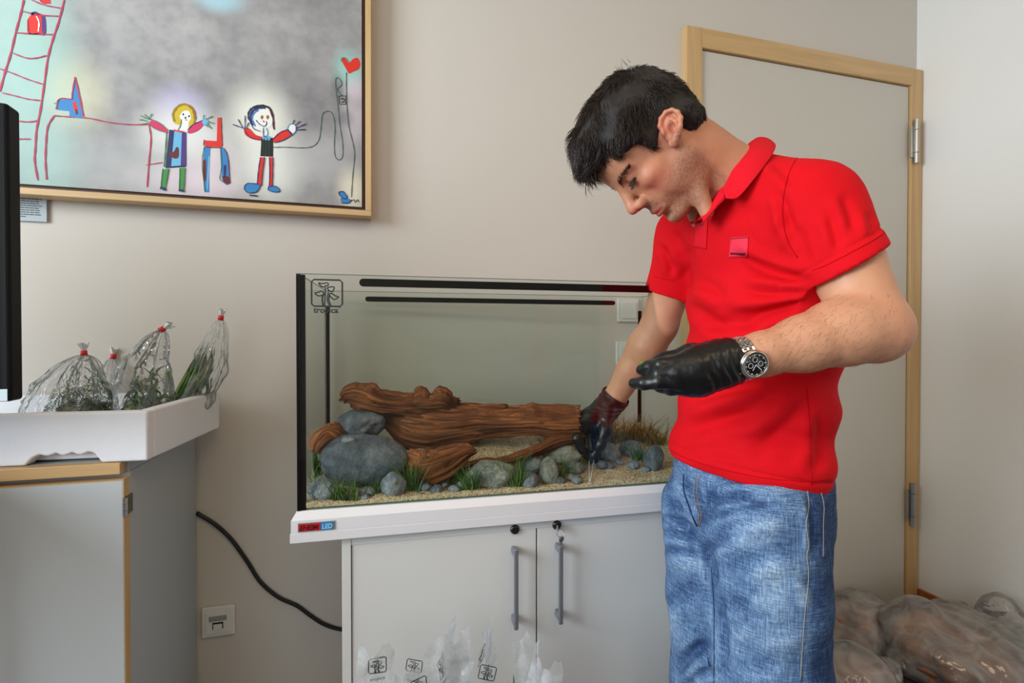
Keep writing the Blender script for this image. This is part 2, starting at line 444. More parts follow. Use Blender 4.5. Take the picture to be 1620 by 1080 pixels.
es = box('edge_band', -0.0011, 0.0004, -0.0245, -0.0015, 0.03, 0.806, m_beech, dr, bevel=0.0003); tag(es, 'beech wood edge of the door')
tz = 0.8062
tag(box('edge_band', -0.60, 0.0004, -0.0247, -0.0015, tz, tz + 0.0022, m_beechh, dr), 'thin wood edge on top of the door')
hz = 1.085 - (796 - 531) / 775 * 0.965
hg = empty('hinge', (0.0006, -0.012, hz)); hg.parent = dr
m_hin = mat('aged_hinge_metal', lin(120, 116, 100), 0.35, 0.9)
box('hinge_leaf', -0.001, 0.0022, -0.014, 0.018, -0.018, 0.018, m_hin, hg, bevel=0.0006)
for a in (-0.018, -0.006, 0.006):
    cyl('hinge_knuckle', (0.002, -0.013, a), (0.002, -0.013, a + 0.0115), 0.0042, m_steel, hg, 14)

# ================================================================== foam tray
m_foam = mat('white_polystyrene', lin(232, 233, 238), 0.75, bump=(260, 0.25, 2), spec=0.3)
TRX, TRY = -0.434, 1.106
tray = tag(empty('foam_tray', (TRX, TRY, 0.8415), -R(4.5)), 'white polystyrene tray with a scalloped grip notch, on the pale grey cabinet', 'tray')
tw, td, th, tt = 0.80, 0.352, 0.097, 0.026
bm = bmesh.new()
nx0 = -0.205; nx1 = -0.079
prof = [(-tw, 0), (nx0, 0), (nx0 + 0.012, 0.014), (nx0 + 0.024, 0.020)]
for i in range(3):
    a = nx0 + 0.024 + i * 0.027
    prof += [(a + 0.006, 0.0175), (a + 0.0135, 0.0165), (a + 0.020, 0.0185), (a + 0.027, 0.0215)]
prof += [(nx1 - 0.012, 0.018), (nx1, 0), (0, 0), (0, th), (-tw, th)]
def extr(bm, pr, y0, y1):
    a = [bm.verts.new((x, y0, z)) for x, z in pr]; b = [bm.verts.new((x, y1, z)) for x, z in pr]
    bm.faces.new(a[::-1]); bm.faces.new(b)
    for i in range(len(pr)):
        j = (i + 1) % len(pr); bm.faces.new((a[i], a[j], b[j], b[i]))
extr(bm, prof, 0, tt)
bm_box(bm, -tw, 0, td - tt, td, 0, th); bm_box(bm, -tt, 0, tt, td - tt, 0, th); bm_box(bm, -tw, -tw + tt, tt, td - tt, 0, th)
bm_box(bm, -tw + tt, -tt, tt, td - tt, 0.003, 0.024)
bm_obj('tray_body', bm, m_foam, tray, bevel=0.004, seg=3)

# ================================================================== monitor at the left edge
m_mon = mat('black_plastic', lin(7, 7, 8), 0.55, spec=0.2)
m_scr = mat('dark_screen', lin(6, 6, 8), 0.12)
m_tab = mat('desk_laminate', lin(190, 190, 186), 0.5)
mt = P(22, 400, 0.80)
MZ0 = 1.085 - (634 - 531) / 775 * 0.80; MZ1 = 1.085 + (531 - 169) / 775 * 0.80
mon = tag(empty('monitor', (mt[0], mt[1], MZ0 - 0.118), R(4)), 'tall black flat monitor at the left edge, in front of the foam tray', 'monitor')
box('screen_housing', -0.86, 0.0, -0.012, 0.022, 0.118, 0.118 + MZ1 - MZ0, m_mon, mon, bevel=0.005, seg=3)
box('screen', -0.84, -0.016, -0.0135, -0.0115, 0.14, 0.10 + MZ1 - MZ0, m_scr, mon)
m_lbl = mat('pale_sticker', lin(205, 222, 232), 0.5)
tag(box('sticker', -0.08, -0.004, -0.0136, -0.0122, 0.1195, 0.1385, m_lbl, mon), 'pale blue-white strip on the lower bezel')
bm = bmesh.new(); bm_box(bm, -0.46, -0.40, 0.0, 0.03, 0.012, 0.125); bm_box(bm, -0.56, -0.30, -0.12, 0.05, 0.0, 0.012); bm_obj('stand', bm, m_mon, mon, bevel=0.003)
desk = tag(empty('side_desk', (mt[0] - 0.40, mt[1], 0)), 'small pale desk under the black monitor', 'desk')
dz = MZ0 - 0.118
box('desk_top', -0.55, 0.24, -0.36, 0.06, dz - 0.022, dz - 0.0002, m_tab, desk, bevel=0.002)
for ax_ in (-0.53, 0.20):
    for ay_ in (-0.34, 0.02): box('leg', ax_, ax_ + 0.03, ay_, ay_ + 0.03, 0, dz - 0.022, m_steel, desk, bevel=0.002)

# ================================================================== wall things
m_sw = mat('white_switch_plastic', lin(226, 226, 222), 0.35)
m_swd = mat('grey_switch_rim', lin(150, 150, 150), 0.5)
def wall_plate(name, px, py, w, h, label, cat, kindn):
    c = PY(px, py, WY - 0.001)
    t = tag(empty(name, c), label, cat)
    box('plate', -w / 2, w / 2, -0.010, 0.0005, -h / 2, h / 2, m_sw, t, bevel=0.0025, seg=3)
    if kindn == 'switch':
        box('rocker', -w * .36, w * .36, -0.0145, -0.0101, -h * .36, h * .36, m_sw, t, bevel=0.002)
    elif kindn == 'outlet':
        bm = bmesh.new(); bm_box(bm, -w * .38, w * .38, -0.0125, -0.0101, -h * .38, h * .38)
        bm_obj('insert', bm, m_sw, t, bevel=0.001)
        box('label_strip', -w * .27, w * .27, -0.0140, -0.0126, h * .05, h * .22, m_swd, t, bevel=0.0005)
        cvr = box('port', -w * .16, w * .16, -0.0140, -0.0126, -h * .22, h * .0, m_dark, t)
        box('port_flap', -w * .13, w * .13, -0.0146, -0.0141, -h * .26, -h * .05, m_sw, t)
    return t
wall_plate('light_switch', 992, 491, 0.078, 0.078, 'square white light switch on the wall behind the aquarium, upper one', 'switch', 'switch')
wall_plate('light_switch', 990, 558, 0.078, 0.078, 'white switch plate behind the gloved forearm, lower one', 'switch', 'switch')
wall_plate('data_outlet', 347, 980, 0.080, 0.080, 'white network socket low on the wall left of the aquarium cabinet', 'outlet', 'outlet')
# caption card
m_card = mat('pale_card', lin(176, 186, 192), 0.6); m_ink = mat('grey_print', lin(84, 92, 98), 0.7)
cc = PY(52, 317, WY - 0.002); cw = (PY(76, 317, WY)[0] - PY(24, 317, WY)[0]) * 1.25; chh = 0.105
card = tag(empty('caption_card', (PY(76, 317, WY)[0] - cw, WY - 0.0065, cc[2] - chh / 2)), 'small pale text card on the wall under the framed drawing', 'card')
box('card_sheet', 0, cw, 0, 0.006, 0, chh, m_card, card)
bm = bmesh.new()
for i in range(9):
    z_ = chh * (0.52 - i * 0.052); x_ = cw * 0.10; e_ = cw * (0.93 - 0.12 * random.random() - (0.4 if i == 8 else 0))
    while x_ < e_ - 0.004:
        w_ = 0.004 + 0.009 * random.random(); bm_box(bm, x_, min(x_ + w_, e_), -0.0006, -0.0001, z_ - 0.0012, z_ + 0.0010); x_ += w_ + 0.0018
o = bm_obj('print_lines', bm, m_ink, card); o['kind'] = 'stuff'

# cable on the wall
m_cab = mat('black_rubber', lin(16, 15, 16), 0.45)
cp = [(309, 811), (340, 829), (365, 852), (390, 886), (412, 920), (440, 944), (470, 958), (492, 974), (515, 988), (545, 996), (600, 998)]
pts = [PY(x, y, WY - 0.0065) for x, y in cp]
pts[0] = np.array([CX + 0.0005, WY - 0.0065, pts[0][2]])
tag(tube('power_cable', spline(pts, 8), 0.0052, m_cab, None, 10), 'black power cable hanging along the wall below the tank', 'cable')
# ================================================================== framed drawing
PYF = WY - 0.042                     # front plane of the print
pBR = PY(572.5, 327.5, PYF); pBL = PY(76, 293.5, PYF)
ex = pBR - pBL; ex /= np.linalg.norm(ex); ez = np.array([-ex[2], 0, ex[0]])
PW, PH = 1.42, 0.98
def CV(px, py, h=0.0):               # photo position -> drawing plane coordinates (x from the right edge, z from the bottom)
    d = PY(px, py, PYF) - pBR
    return (float(d @ ex), -h, float(d @ ez))
pic = tag(empty('framed_drawing', pBR), "large framed child's drawing of figures, ladder and heart on grey, hung on the wall", 'painting')
pic.rotation_euler = (0, -math.atan2(ex[2], ex[0]), 0)
m_prt = bpy.data.materials.new('grey_watercolour_print'); m_prt.use_nodes = True
nt = m_prt.node_tree; n = nt.nodes; l = nt.links; b = n['Principled BSDF']; b.inputs['Roughness'].default_value = 0.6
tc = n.new('ShaderNodeTexCoord')
def nz(sc, det, seedv):
    t = n.new('ShaderNodeTexNoise'); t.inputs['Scale'].default_value = sc; t.inputs['Detail'].default_value = det
    mp = n.new('ShaderNodeMapping'); mp.inputs['Location'].default_value = (seedv, 0, seedv); l.new(tc.outputs['Object'], mp.inputs[0]); l.new(mp.outputs[0], t.inputs['Vector']); return t
t1 = nz(3.0, 8, 1.3); t2 = nz(26, 8, 4.0)
cr = n.new('ShaderNodeValToRGB'); e = cr.color_ramp.elements
e[0].position = 0.30; e[0].color = lin(126, 124, 126); e[1].position = 0.72; e[1].color = lin(186, 184, 184)
l.new(t1.outputs['Fac'], cr.inputs[0])
mx = n.new('ShaderNodeMix'); mx.data_type = 'RGBA'; mx.blend_type = 'MULTIPLY'; mx.inputs[0].default_value = 0.5
cr2 = n.new('ShaderNodeValToRGB'); e = cr2.color_ramp.elements; e[0].position = 0.3; e[0].color = (0.55, 0.55, 0.57, 1); e[1].position = 0.6; e[1].color = (1, 1, 1, 1)
l.new(t2.outputs['Fac'], cr2.inputs[0]); l.new(cr.outputs[0], mx.inputs[6]); l.new(cr2.outputs[0], mx.inputs[7])
prev = mx.outputs[2]
# printed pale washes around the drawn figures: (photo x, photo y, radius x, radius z, colour, strength)
for (px, py, rx, rz, colr, st) in [
    (35, 60, .16, .34, lin(170, 212, 202), .62), (60, 180, .13, .34, lin(164, 204, 194), .5), (75, 280, .12, .16, lin(160, 200, 190), .42),
    (125, 150, .10, .13, lin(226, 222, 182), .45), (285, 170, .09, .09, lin(190, 184, 222), .65), (290, 215, .15, .12, lin(240, 240, 235), .7),
    (285, 285, .18, .07, lin(240, 222, 232), .6), (345, 270, .09, .12, lin(236, 216, 226), .5),
    (412, 190, .12, .14, lin(236, 236, 224), .9), (425, 265, .12, .14, lin(236, 238, 230), .8), (552, 112, .06, .085, lin(150, 214, 204), .65),
    (560, 140, .05, .05, lin(226, 200, 214), .5), (345, -2, .09, .05, lin(168, 212, 226), .8), (556, 300, .06, .10, lin(240, 232, 206), .7),
    (500, 250, .16, .12, lin(200, 198, 198), .5), (200, 265, .20, .13, lin(184, 188, 186), .4), (560, 190, .05, .12, lin(210, 196, 206), .5),
    (535, 140, .03, .06, lin(96, 92, 100), .55), (545, 187, .035, .035, lin(90, 90, 96), .5)]:
    c = CV(px, py)
    mp = n.new('ShaderNodeMapping'); mp.vector_type = 'POINT'
    mp.inputs['Location'].default_value = (-c[0] / rx, 0, -c[2] / rz); mp.inputs['Scale'].default_value = (1 / rx, 1, 1 / rz)
    l.new(tc.outputs['Object'], mp.inputs[0])
    sx = n.new('ShaderNodeSeparateXYZ'); l.new(mp.outputs[0], sx.inputs[0])
    cb = n.new('ShaderNodeCombineXYZ'); l.new(sx.outputs[0], cb.inputs[0]); l.new(sx.outputs[2], cb.inputs[2])
    ln = n.new('ShaderNodeVectorMath'); ln.operation = 'LENGTH'; l.new(cb.outputs[0], ln.inputs[0])
    mr = n.new('ShaderNodeMapRange'); mr.interpolation_type = 'SMOOTHSTEP'; mr.inputs[1].default_value = 0.15; mr.inputs[2].default_value = 1.0
    mr.inputs[3].default_value = st; mr.inputs[4].default_value = 0.0
    l.new(ln.outputs['Value'], mr.inputs[0])
    m2 = n.new('ShaderNodeMix'); m2.data_type = 'RGBA'; m2.inputs[7].default_value = colr
    l.new(mr.outputs[0], m2.inputs[0]); l.new(prev, m2.inputs[6]); prev = m2.outputs[2]
l.new(prev, b.inputs['Base Color'])
box('print_sheet', -PW, 0, 0, 0.030, 0, PH, m_prt, pic)
m_pine = wood_mat('pine_frame', lin(196, 160, 112), lin(216, 182, 134), (3, 40, 40), 0.4, bump=0.06)
m_pinev = wood_mat('pine_frame_upright', lin(196, 160, 112), lin(216, 182, 134), (40, 40, 3), 0.4, bump=0.06)
m_brn = mat('dark_brown_reveal', lin(70, 44, 30), 0.6)
def fr(name, x0, x1, z0, z1, m, y0=-0.008, y1=0.041): return box(name, x0, x1, y0, y1, z0, z1, m, pic, bevel=0.0015)
g = 0.010; fw = 0.016
fr('frame_reveal', -PW - g, g, -g, 0.0, m_brn, 0.006, 0.04); fr('frame_reveal', 0.0, g, 0.0, PH, m_brn, 0.006, 0.04)
fr('frame_rail', -PW - g - fw, g + fw, -g - fw, -g, m_pine); fr('frame_stile', g, g + fw, -g, PH + g, m_pinev)
fr('frame_rail', -PW - g - fw, g + fw, PH + g, PH + g + fw, m_pine); fr('frame_stile', -PW - g - fw, -PW - g, -g, PH + g, m_pinev)
# ---- drawn marks, ink lying on the print
INK = {}
def ink(k, c, rough=0.6):
    if k not in INK: INK[k] = mat('ink_' + k, c, rough)
    return INK[k]
def pen(pts, wpx, h=0.0006, closed=False, n=5):
    """ribbon of width wpx (photo pixels) along photo points -> verts, faces"""
    q = [CV(x, y) for x, y in pts]; q = np.array([(a[0], a[2]) for a in q])
    if closed: q = np.vstack([q, q[:1]])
    if len(q) > 2: s3 = spline(np.c_[q, np.zeros(len(q))], n)[:, :2]
    else: s3 = np.array([q[0] + (q[1] - q[0]) * t for t in np.linspace(0, 1, 6)])
    tg = np.gradient(s3, axis=0); tg /= np.linalg.norm(tg, axis=1)[:, None] + 1e-9
    nn = np.c_[-tg[:, 1], tg[:, 0]]; hw = wpx * 0.00196 / 2
    hw = hw * (1 + 0.25 * np.sin(np.arange(len(s3)) * 1.7 + len(pts)))[:, None]
    a = s3 + nn * hw; b_ = s3 - nn * hw; k = len(s3)
    vs = [(p[0], -h, p[1]) for p in a] + [(p[0], -h, p[1]) for p in b_]
    fs = [(i, i + 1, k + i + 1, k + i) for i in range(k - 1)]
    return vs, fs
def fill(pts, h=0.0004, n=4, smooth=True):
    q = np.array([CV(x, y) for x, y in pts]); q = np.vstack([q, q[:1]])
    s3 = spline(q, n)[:-1] if smooth else q[:-1]
    vs = [(p[0], -h, p[2]) for p in s3]; return vs, [tuple(range(len(vs)))]
class Marks:
    def __init__(s, name): s.name = name; s.vs = []; s.fs = []; s.mi = []; s.ms = []; s.h = 0
    def add(s, d, m):
        if m not in s.ms: s.ms.append(m)
        o = len(s.vs); s.vs += d[0]; s.fs += [tuple(i + o for i in f) for f in d[1]]; s.mi += [s.ms.index(m)] * len(d[1])
    def line(s, pts, w, c, **k): s.h += 1; s.add(pen(pts, w, h=0.0010 + 0.00003 * s.h, **k), c)
    def area(s, pts, c, **k): s.h += 1; s.add(fill(pts, h=0.0004 + 0.00003 * s.h, **k), c)
    def done(s):
        o = pyd(s.name, s.vs, s.fs, None, pic)
        for m in s.ms: o.data.materials.append(m)
        for p, i in zip(o.data.polygons, s.mi): p.material_index = i
        bm = bmesh.new(); bm.from_mesh(o.data); bmesh.ops.triangulate(bm, faces=[f for f in bm.faces if len(f.verts) > 4]); bm.to_mesh(o.data); bm.free()
        return o
cM = ink('magenta', lin(176, 44, 84)); cR = ink('red', lin(214, 38, 26)); cB = ink('blue', lin(46, 126, 190)); cN = ink('navy', lin(30, 34, 92))
cG = ink('green', lin(56, 120, 76)); cK = ink('black', lin(26, 24, 30)); cY = ink('yellow', lin(206, 178, 40)); cW = ink('white', lin(232, 232, 228))
cLB = ink('lightblue', lin(104, 176, 216)); cP = ink('pink', lin(206, 44, 98)); cDR = ink('darkred', lin(96, 22, 26)); cT = ink('teal', lin(60, 140, 130))
cBR = ink('brown', lin(150, 96, 36)); cGD = ink('dimgreen', lin(66, 92, 80)); cPU = ink('purple', lin(74, 40, 118)); cGR = ink('grassgreen', lin(60, 140, 62))
M = Marks('drawn_ladder')
M.line([(38, 0), (33, 22), (25, 52), (17, 86), (8, 115), (0, 145)], 1.9, cM)
M.line([(102, 0), (93, 35), (84, 62), (76, 92), (70, 135), (64, 175), (58, 205), (56, 235), (55, 255), (60, 285)], 1.9, cM)
for r_ in ([(50, 0), (70, 8), (95, 13)], [(36, 18), (62, 24), (93, 26)], [(26, 52), (55, 54), (84, 55)], [(20, 84), (42, 92), (58, 92), (74, 88)],
           [(0, 109), (20, 116), (45, 126), (70, 134)], [(4, 147), (25, 152), (45, 157), (64, 159)], [(24, 191), (45, 193), (60, 191)], [(24, 220), (38, 220), (48, 220)]):
    M.line(r_, 1.5, cM)
M.done()
M = Marks('drawn_red_bags')
M.area([(44, 30), (52, 22), (66, 22), (72, 32), (72, 52), (58, 54), (44, 52)], cR); M.area([(66, 24), (72, 28), (73, 52), (67, 54)], cPU)
M.line([(58, 26), (62, 36), (61, 50)], 1.4, cW); M.line([(50, 24), (55, 20), (62, 23)], 2.2, cN); M.line([(44, 32), (46, 52), (58, 54), (72, 51)], 1, cM)
M.done()
M = Marks('drawn_upper_bag'); M.area([(58, -14), (80, -14), (80, 5), (66, 4)], cR, smooth=False); M.line([(58, -12), (66, 4), (80, 5)], 1, cM); M.done()
M = Marks('drawn_chair')
M.area([(119, 124), (124, 150), (131, 184), (110, 182), (110, 176), (92, 174), (90, 172), (93, 158), (114, 157)], cB, smooth=False)
M.area([(115, 162), (120, 160), (124, 174), (122, 180), (117, 174)], cR, smooth=False); M.area([(119, 172), (123, 174), (124, 181), (120, 181)], cDR, smooth=False)
M.line([(119, 122), (115, 145), (114, 157)], 1.4, cM); M.line([(119, 122), (126, 152), (132, 184)], 1.6, cM); M.line([(114, 157), (94, 157), (89, 173)], 1.4, cM)
M.line([(110, 183), (132, 186)], 2.2, cB); M.line([(86, 163), (92, 166)], 1.4, cT); M.done()
M = Marks('drawn_table')
M.line([(86, 183), (110, 185), (140, 187), (175, 194), (205, 197), (236, 197)], 1.5, cM)
M.line([(86, 183), (76, 200), (73, 225), (72, 255), (74, 284)], 1.8, cM); M.line([(236, 198), (239, 220), (236, 255), (233, 296)], 1.6, cM)
M.line([(232, 261), (258, 257)], 1.0, cM); M.done()
M = Marks('drawn_blond_figure')
M.area([(272, 185), (275, 172), (288, 165), (302, 169), (309, 182), (308, 196), (298, 200), (284, 198), (275, 194)], cY)
M.line([(276, 192), (274, 180), (281, 169), (292, 165), (303, 170), (309, 183), (307, 195)], 2.4, ink('ochre', lin(150, 128, 36)))
M.line([(298, 167), (306, 174), (309, 188)], 3.0, cBR)
M.area([(284, 184), (290, 176), (299, 176), (302, 188), (296, 194), (289, 194)], cW)
M.area([(287, 190), (299, 190), (298, 207), (283, 207)], cW, smooth=False)
for a in ((290, 181), (299, 184), (293.5, 186.5)): M.area([(a[0] - 1.6, a[1]), (a[0], a[1] - 2), (a[0] + 1.6, a[1]), (a[0], a[1] + 2)], cN)
M.line([(293, 190), (297, 190)], 0.8, cR); M.line([(287, 189), (286, 198), (282, 206)], 1.0, cG)
M.area([(268, 205), (293, 209), (294, 264), (262, 266)], cN, smooth=False); M.area([(276, 207), (288, 209), (286, 262), (271, 263)], cLB, smooth=False)
M.area([(289, 208), (295, 210), (295, 262), (286, 262)], cPU, smooth=False)
M.line([(264, 210), (262, 240), (260, 264)], 1.6, cG); M.line([(275, 206), (290, 209)], 2.0, cR); M.line([(270, 264), (294, 263)], 1.0, cK)
M.area([(267, 241), (275, 240), (279, 233), (283, 235), (283, 248), (277, 251), (268, 246)], cDR)
M.area([(240, 190), (252, 195), (266, 207), (262, 210), (245, 203), (236, 196)], cP); M.area([(296, 210), (304, 198), (320, 192), (323, 196), (314, 206), (302, 211)], cP)
M.line([(240, 189), (253, 195), (266, 206)], 1.0, cG); M.line([(237, 198), (248, 205), (263, 210)], 1.0, cG); M.line([(297, 206), (306, 197), (320, 191)], 0.9, cN)
for a in ([(240, 190), (232, 184), (229, 181)], [(238, 189), (233, 188), (223, 183)], [(235, 193), (227, 190), (221, 190)], [(235, 195), (224, 197)], [(236, 188), (241, 180)]): M.line(a, 1.1, cG)
M.area([(319, 190), (326, 188), (331, 193), (327, 199), (322, 197)], cLB)
for a in ([(322, 189), (323, 182)], [(326, 189), (337, 184)], [(329, 192), (336, 195), (339, 195)], [(328, 195), (335, 204)], [(325, 198), (330, 201)]): M.line(a, 1.1, cG)
M.area([(257, 268), (268, 267), (264, 290), (262, 299), (255, 299)], cGR, smooth=False); M.area([(285, 266), (293, 265), (291, 300), (284, 301)], cGR, smooth=False)
for a in ([(258, 267), (256, 285), (255, 298)], [(267, 267), (263, 290)], [(285, 266), (284, 300)], [(293, 266), (291, 300)]): M.line(a, 1.0, cG)
M.line([(254, 297), (263, 300)], 3.5, cN); M.line([(283, 301), (292, 302)], 3, cN); M.done()
M = Marks('drawn_red_chair')
M.area([(344, 186), (350, 186), (352, 230), (352, 233), (325, 232), (323, 222), (343, 223)], cR, smooth=False)
M.line([(350, 186), (351, 210), (352, 231)], 0.9, cDR); M.line([(323, 221), (325, 232), (352, 234)], 1.0, cDR)
M.area([(323, 232), (333, 233), (331, 262), (331, 304), (324, 304), (321, 270)], cB, smooth=False); M.area([(321, 254), (326, 254), (326, 285), (322, 282)], cDR)
M.area([(330, 246), (332, 254), (329, 296), (327, 296)], cLB); M.area([(348, 233), (356, 236), (362, 256), (363, 290), (353, 288), (350, 268)], cB)
M.line([(323, 233), (320, 258), (324, 303)], 0.9, cG); M.line([(355, 235), (361, 250), (364, 290)], 1.1, cDR); M.line([(349, 235), (351, 260), (348, 282), (353, 288)], 1.0, cG)
M.area([(352, 278), (362, 280), (363, 291), (354, 288)], cDR); M.area([(354, 262), (358, 262), (357, 280), (354, 278)], cN); M.done()
M = Marks('drawn_dark_haired_figure')
M.area([(397, 190), (400, 176), (410, 170), (424, 171), (431, 184), (430, 197), (420, 205), (406, 203)], cW)
M.line([(398, 196), (393, 184), (396, 174), (405, 169), (417, 168), (427, 172), (432, 184), (433, 203)], 2.4, cN)
M.line([(401, 198), (397, 186), (400, 176), (410, 171), (420, 171)], 2.6, cN); M.line([(404, 200), (399, 188), (402, 179), (409, 174)], 1.8, cB)
M.line([(400, 170), (414, 167), (426, 171), (431, 181)], 2.6, cK); M.line([(427, 174), (432, 188), (434, 205)], 1.8, cDR)
M.line([(396, 190), (401, 203), (412, 208)], 1.0, cN); M.line([(405, 190), (410, 196), (418, 200), (422, 196), (421, 192)], 1.0, cN)
M.area([(412, 185), (415, 182), (417, 186), (414, 189)], cBR); M.area([(421, 184), (424, 182), (426, 186), (423, 189)], cBR); M.line([(416, 191), (418, 193)], 1.6, cR)
M.line([(417, 202), (417, 214), (422, 218)], 1.0, cN); M.line([(421, 202), (424, 210), (421, 218)], 1.0, cB)
M.area([(414, 218), (432, 218), (432, 248), (412, 247)], ink('blackgreen', lin(24, 40, 34)), smooth=False); M.area([(416, 214), (428, 216), (426, 222), (415, 220)], cLB)
for x_ in (414, 418, 423, 428, 431): M.line([(x_, 219), (x_ - 0.8, 247)], 0.8, cK)
M.area([(386, 204), (394, 203), (404, 213), (415, 217), (413, 222), (399, 220), (388, 213)], cR); M.area([(432, 220), (442, 210), (455, 205), (461, 211), (456, 218), (442, 224), (433, 225)], cR)
M.line([(386, 205), (396, 217), (413, 222)], 1.0, cN); M.line([(432, 220), (443, 210), (455, 205)], 1.0, cN); M.line([(434, 226), (448, 222), (462, 214)], 1.0, cN); M.line([(455, 205), (463, 214)], 2.2, cN)
for a in ([(388, 204), (368, 197)], [(384, 202), (377, 189)], [(388, 203), (388, 183)], [(390, 204), (394, 194)]): M.line(a, 1.2, cN)
M.area([(455, 205), (458, 197), (466, 197), (468, 206), (463, 213)], cW); M.line([(455, 204), (459, 197), (467, 198), (468, 207), (463, 213)], 0.9, cB)
for a in ([(463, 197), (466, 190)], [(467, 199), (475, 192)], [(468, 203), (485, 196)], [(468, 206), (484, 205)]): M.line(a, 1.2, cN)
M.area([(412, 249), (419, 249), (414, 294), (407, 292)], cR, smooth=False); M.area([(426, 249), (432, 249), (431, 294), (426, 294)], cR, smooth=False)
for a in ([(412, 249), (409, 270), (407, 292)], [(419, 249), (416, 270), (414, 294)], [(426, 249), (427, 270), (426, 294)], [(432, 249), (432, 270), (431, 294)]): M.line(a, 1.0, cN)
M.area([(388, 293), (394, 290), (410, 292), (411, 297), (405, 304), (393, 305), (387, 299)], cB); M.line([(388, 293), (394, 290), (410, 292), (411, 297), (405, 304), (393, 305), (387, 299)], 0.9, cN, closed=True)
M.area([(425, 295), (437, 295), (443, 302), (436, 304), (425, 301)], cB); M.line([(425, 295), (437, 295), (443, 302), (436, 304), (425, 301)], 0.9, cN, closed=True); M.line([(395, 309), (408, 310)], 1.6, cK); M.done()
M = Marks('drawn_string')
M.line([(432, 233), (455, 233), (480, 234), (496, 231), (505, 220), (508, 200), (510, 182), (517, 176), (526, 180), (530, 200), (529, 225), (530, 246), (536, 253), (542, 247), (542, 225), (538, 200), (535, 170), (532, 145), (531, 126), (536, 124), (541, 133), (534, 142), (542, 152)], 1.1, cGD)
M.line([(548, 115), (548, 140), (549, 170), (552, 200), (558, 225), (561, 245), (558, 280), (556, 312)], 1.2, cGD); M.done()
M = Marks('drawn_heart')
M.area([(540, 92), (546, 92), (552, 99), (559, 93), (566, 92), (570, 100), (568, 109), (560, 113), (552, 116), (547, 108), (542, 99)], cR); M.line([(540, 98), (541, 92), (547, 92), (552, 98)], 1.1, cT); M.done()
M = Marks('drawn_box')
M.line([(536, 152), (547, 152), (547, 165), (537, 165), (536, 152)], 1.1, cK, n=1); M.line([(539, 157), (544, 156), (544, 161), (540, 162)], 1.1, cK); M.done()
M = Marks('drawn_blue_shoe')
M.area([(536, 304), (543, 303), (550, 312), (544, 314), (539, 311)], cB); M.area([(538, 314), (548, 313), (556, 317), (552, 321), (541, 320)], cB)
M.line([(536, 304), (543, 303), (550, 312), (543, 314), (537, 308)], 1.1, cN, closed=True); M.line([(540, 321), (552, 321), (556, 316)], 1.3, cN)
M.line([(555, 318), (560, 316), (562, 320), (566, 316), (568, 320)], 1.0, cK); M.done()
# ================================================================== aquarium
m_glass = glass_mat('aquarium_glass', (0.932, 0.955, 0.940, 1), 1.52)
m_gedge = mat('green_glass_edge', lin(96, 118, 108), 0.15)
m_sil = mat('black_silicone', lin(6, 6, 7), 0.6, spec=0.1)
m_whp = mat('white_plastic_trim', lin(226, 225, 228), 0.35, spec=0.45)
tank = tag(empty('aquarium', TO, -TA), 'long open-topped glass aquarium on a white base, planted with stones and driftwood', 'aquarium')
g = 0.008
def tb_(name, u0, u1, v0, v1, w0, w1, m, bevel=0.0, par=None): return box(name, u0, u1, v0, v1, w0, w1, m, par or tank, bevel=bevel)
# each pane is one closed thin slab
tb_('front_pane', 0.0, TL, 0.0, 0.0035, 0.0, TH, m_glass)
tb_('back_pane', 0.0, TL, TD - 0.0035, TD, 0.0, TH, m_glass)
tb_('side_pane', 0.0022, 0.0057, 0.006, TD - 0.005, 0.0, TH, m_glass)
tb_('side_pane', TL - 0.0057, TL - 0.0022, 0.006, TD - 0.005, 0.0, TH, m_glass)
tb_('bottom_pane', 0.006, TL - 0.006, 0.006, TD - 0.006, 0.0, 0.0035, m_gedge)
for (u0, u1, v0, v1) in ((0, TL, -0.0001, 0.0037), (0, TL, TD - 0.0037, TD + 0.0001), (0.0021, 0.0058, 0.006, TD - 0.006), (TL - 0.0058, TL - 0.0021, 0.006, TD - 0.006)):
    tb_('pane_top_edge', u0, u1, v0, v1, TH, TH + 0.0012, m_gedge)
tb_('silicone_seam', 0.0, 0.0165, 0.0038, 0.0075, 0.0, TH - 0.001, m_sil)
tb_('silicone_seam', 0.0002, 0.0055, 0.0000, 0.0052, 0.0, TH - 0.0008, m_sil)
tb_('silicone_seam', TL - 0.0165, TL, 0.0038, 0.0075, 0.0, TH - 0.001, m_sil)
tb_('silicone_seam', 0.003, 0.0125, TD - 0.0075, TD - 0.0038, 0.0, TH - 0.045, m_sil)
tb_('silicone_seam', TL - 0.018, TL - 0.007, TD - 0.0075, TD - 0.0038, 0.0, TH - 0.045, m_sil)
# black foam strips below the rims: rounded ends
def strip(name, u0, u1, v, w, r, fat=0.0018):
    bm = bmesh.new(); pr = []
    for i in range(9): a = math.pi / 2 + math.pi * i / 8; pr.append((u0 + r + r * math.cos(a), w + r * math.sin(a)))
    for i in range(9): a = -math.pi / 2 + math.pi * i / 8; pr.append((u1 - r + r * math.cos(a), w + r * math.sin(a)))
    extr(bm, pr, v, v + fat); return bm_obj(name, bm, m_sil, tank)
uf = UVW(PT(568, 446, 0))[0]
strip('front_strip', uf, TL - 0.03, 0.0042, UVW(PT(600, 447, 0))[2], 0.0082)
ub = UVW(PT(578, 473, TD)); ub2 = UVW(PT(972, 479, TD))
m_silg = m_sil
strip('rear_strip', ub[0], ub2[0], TD - 0.0062, ub[2], 0.0072)
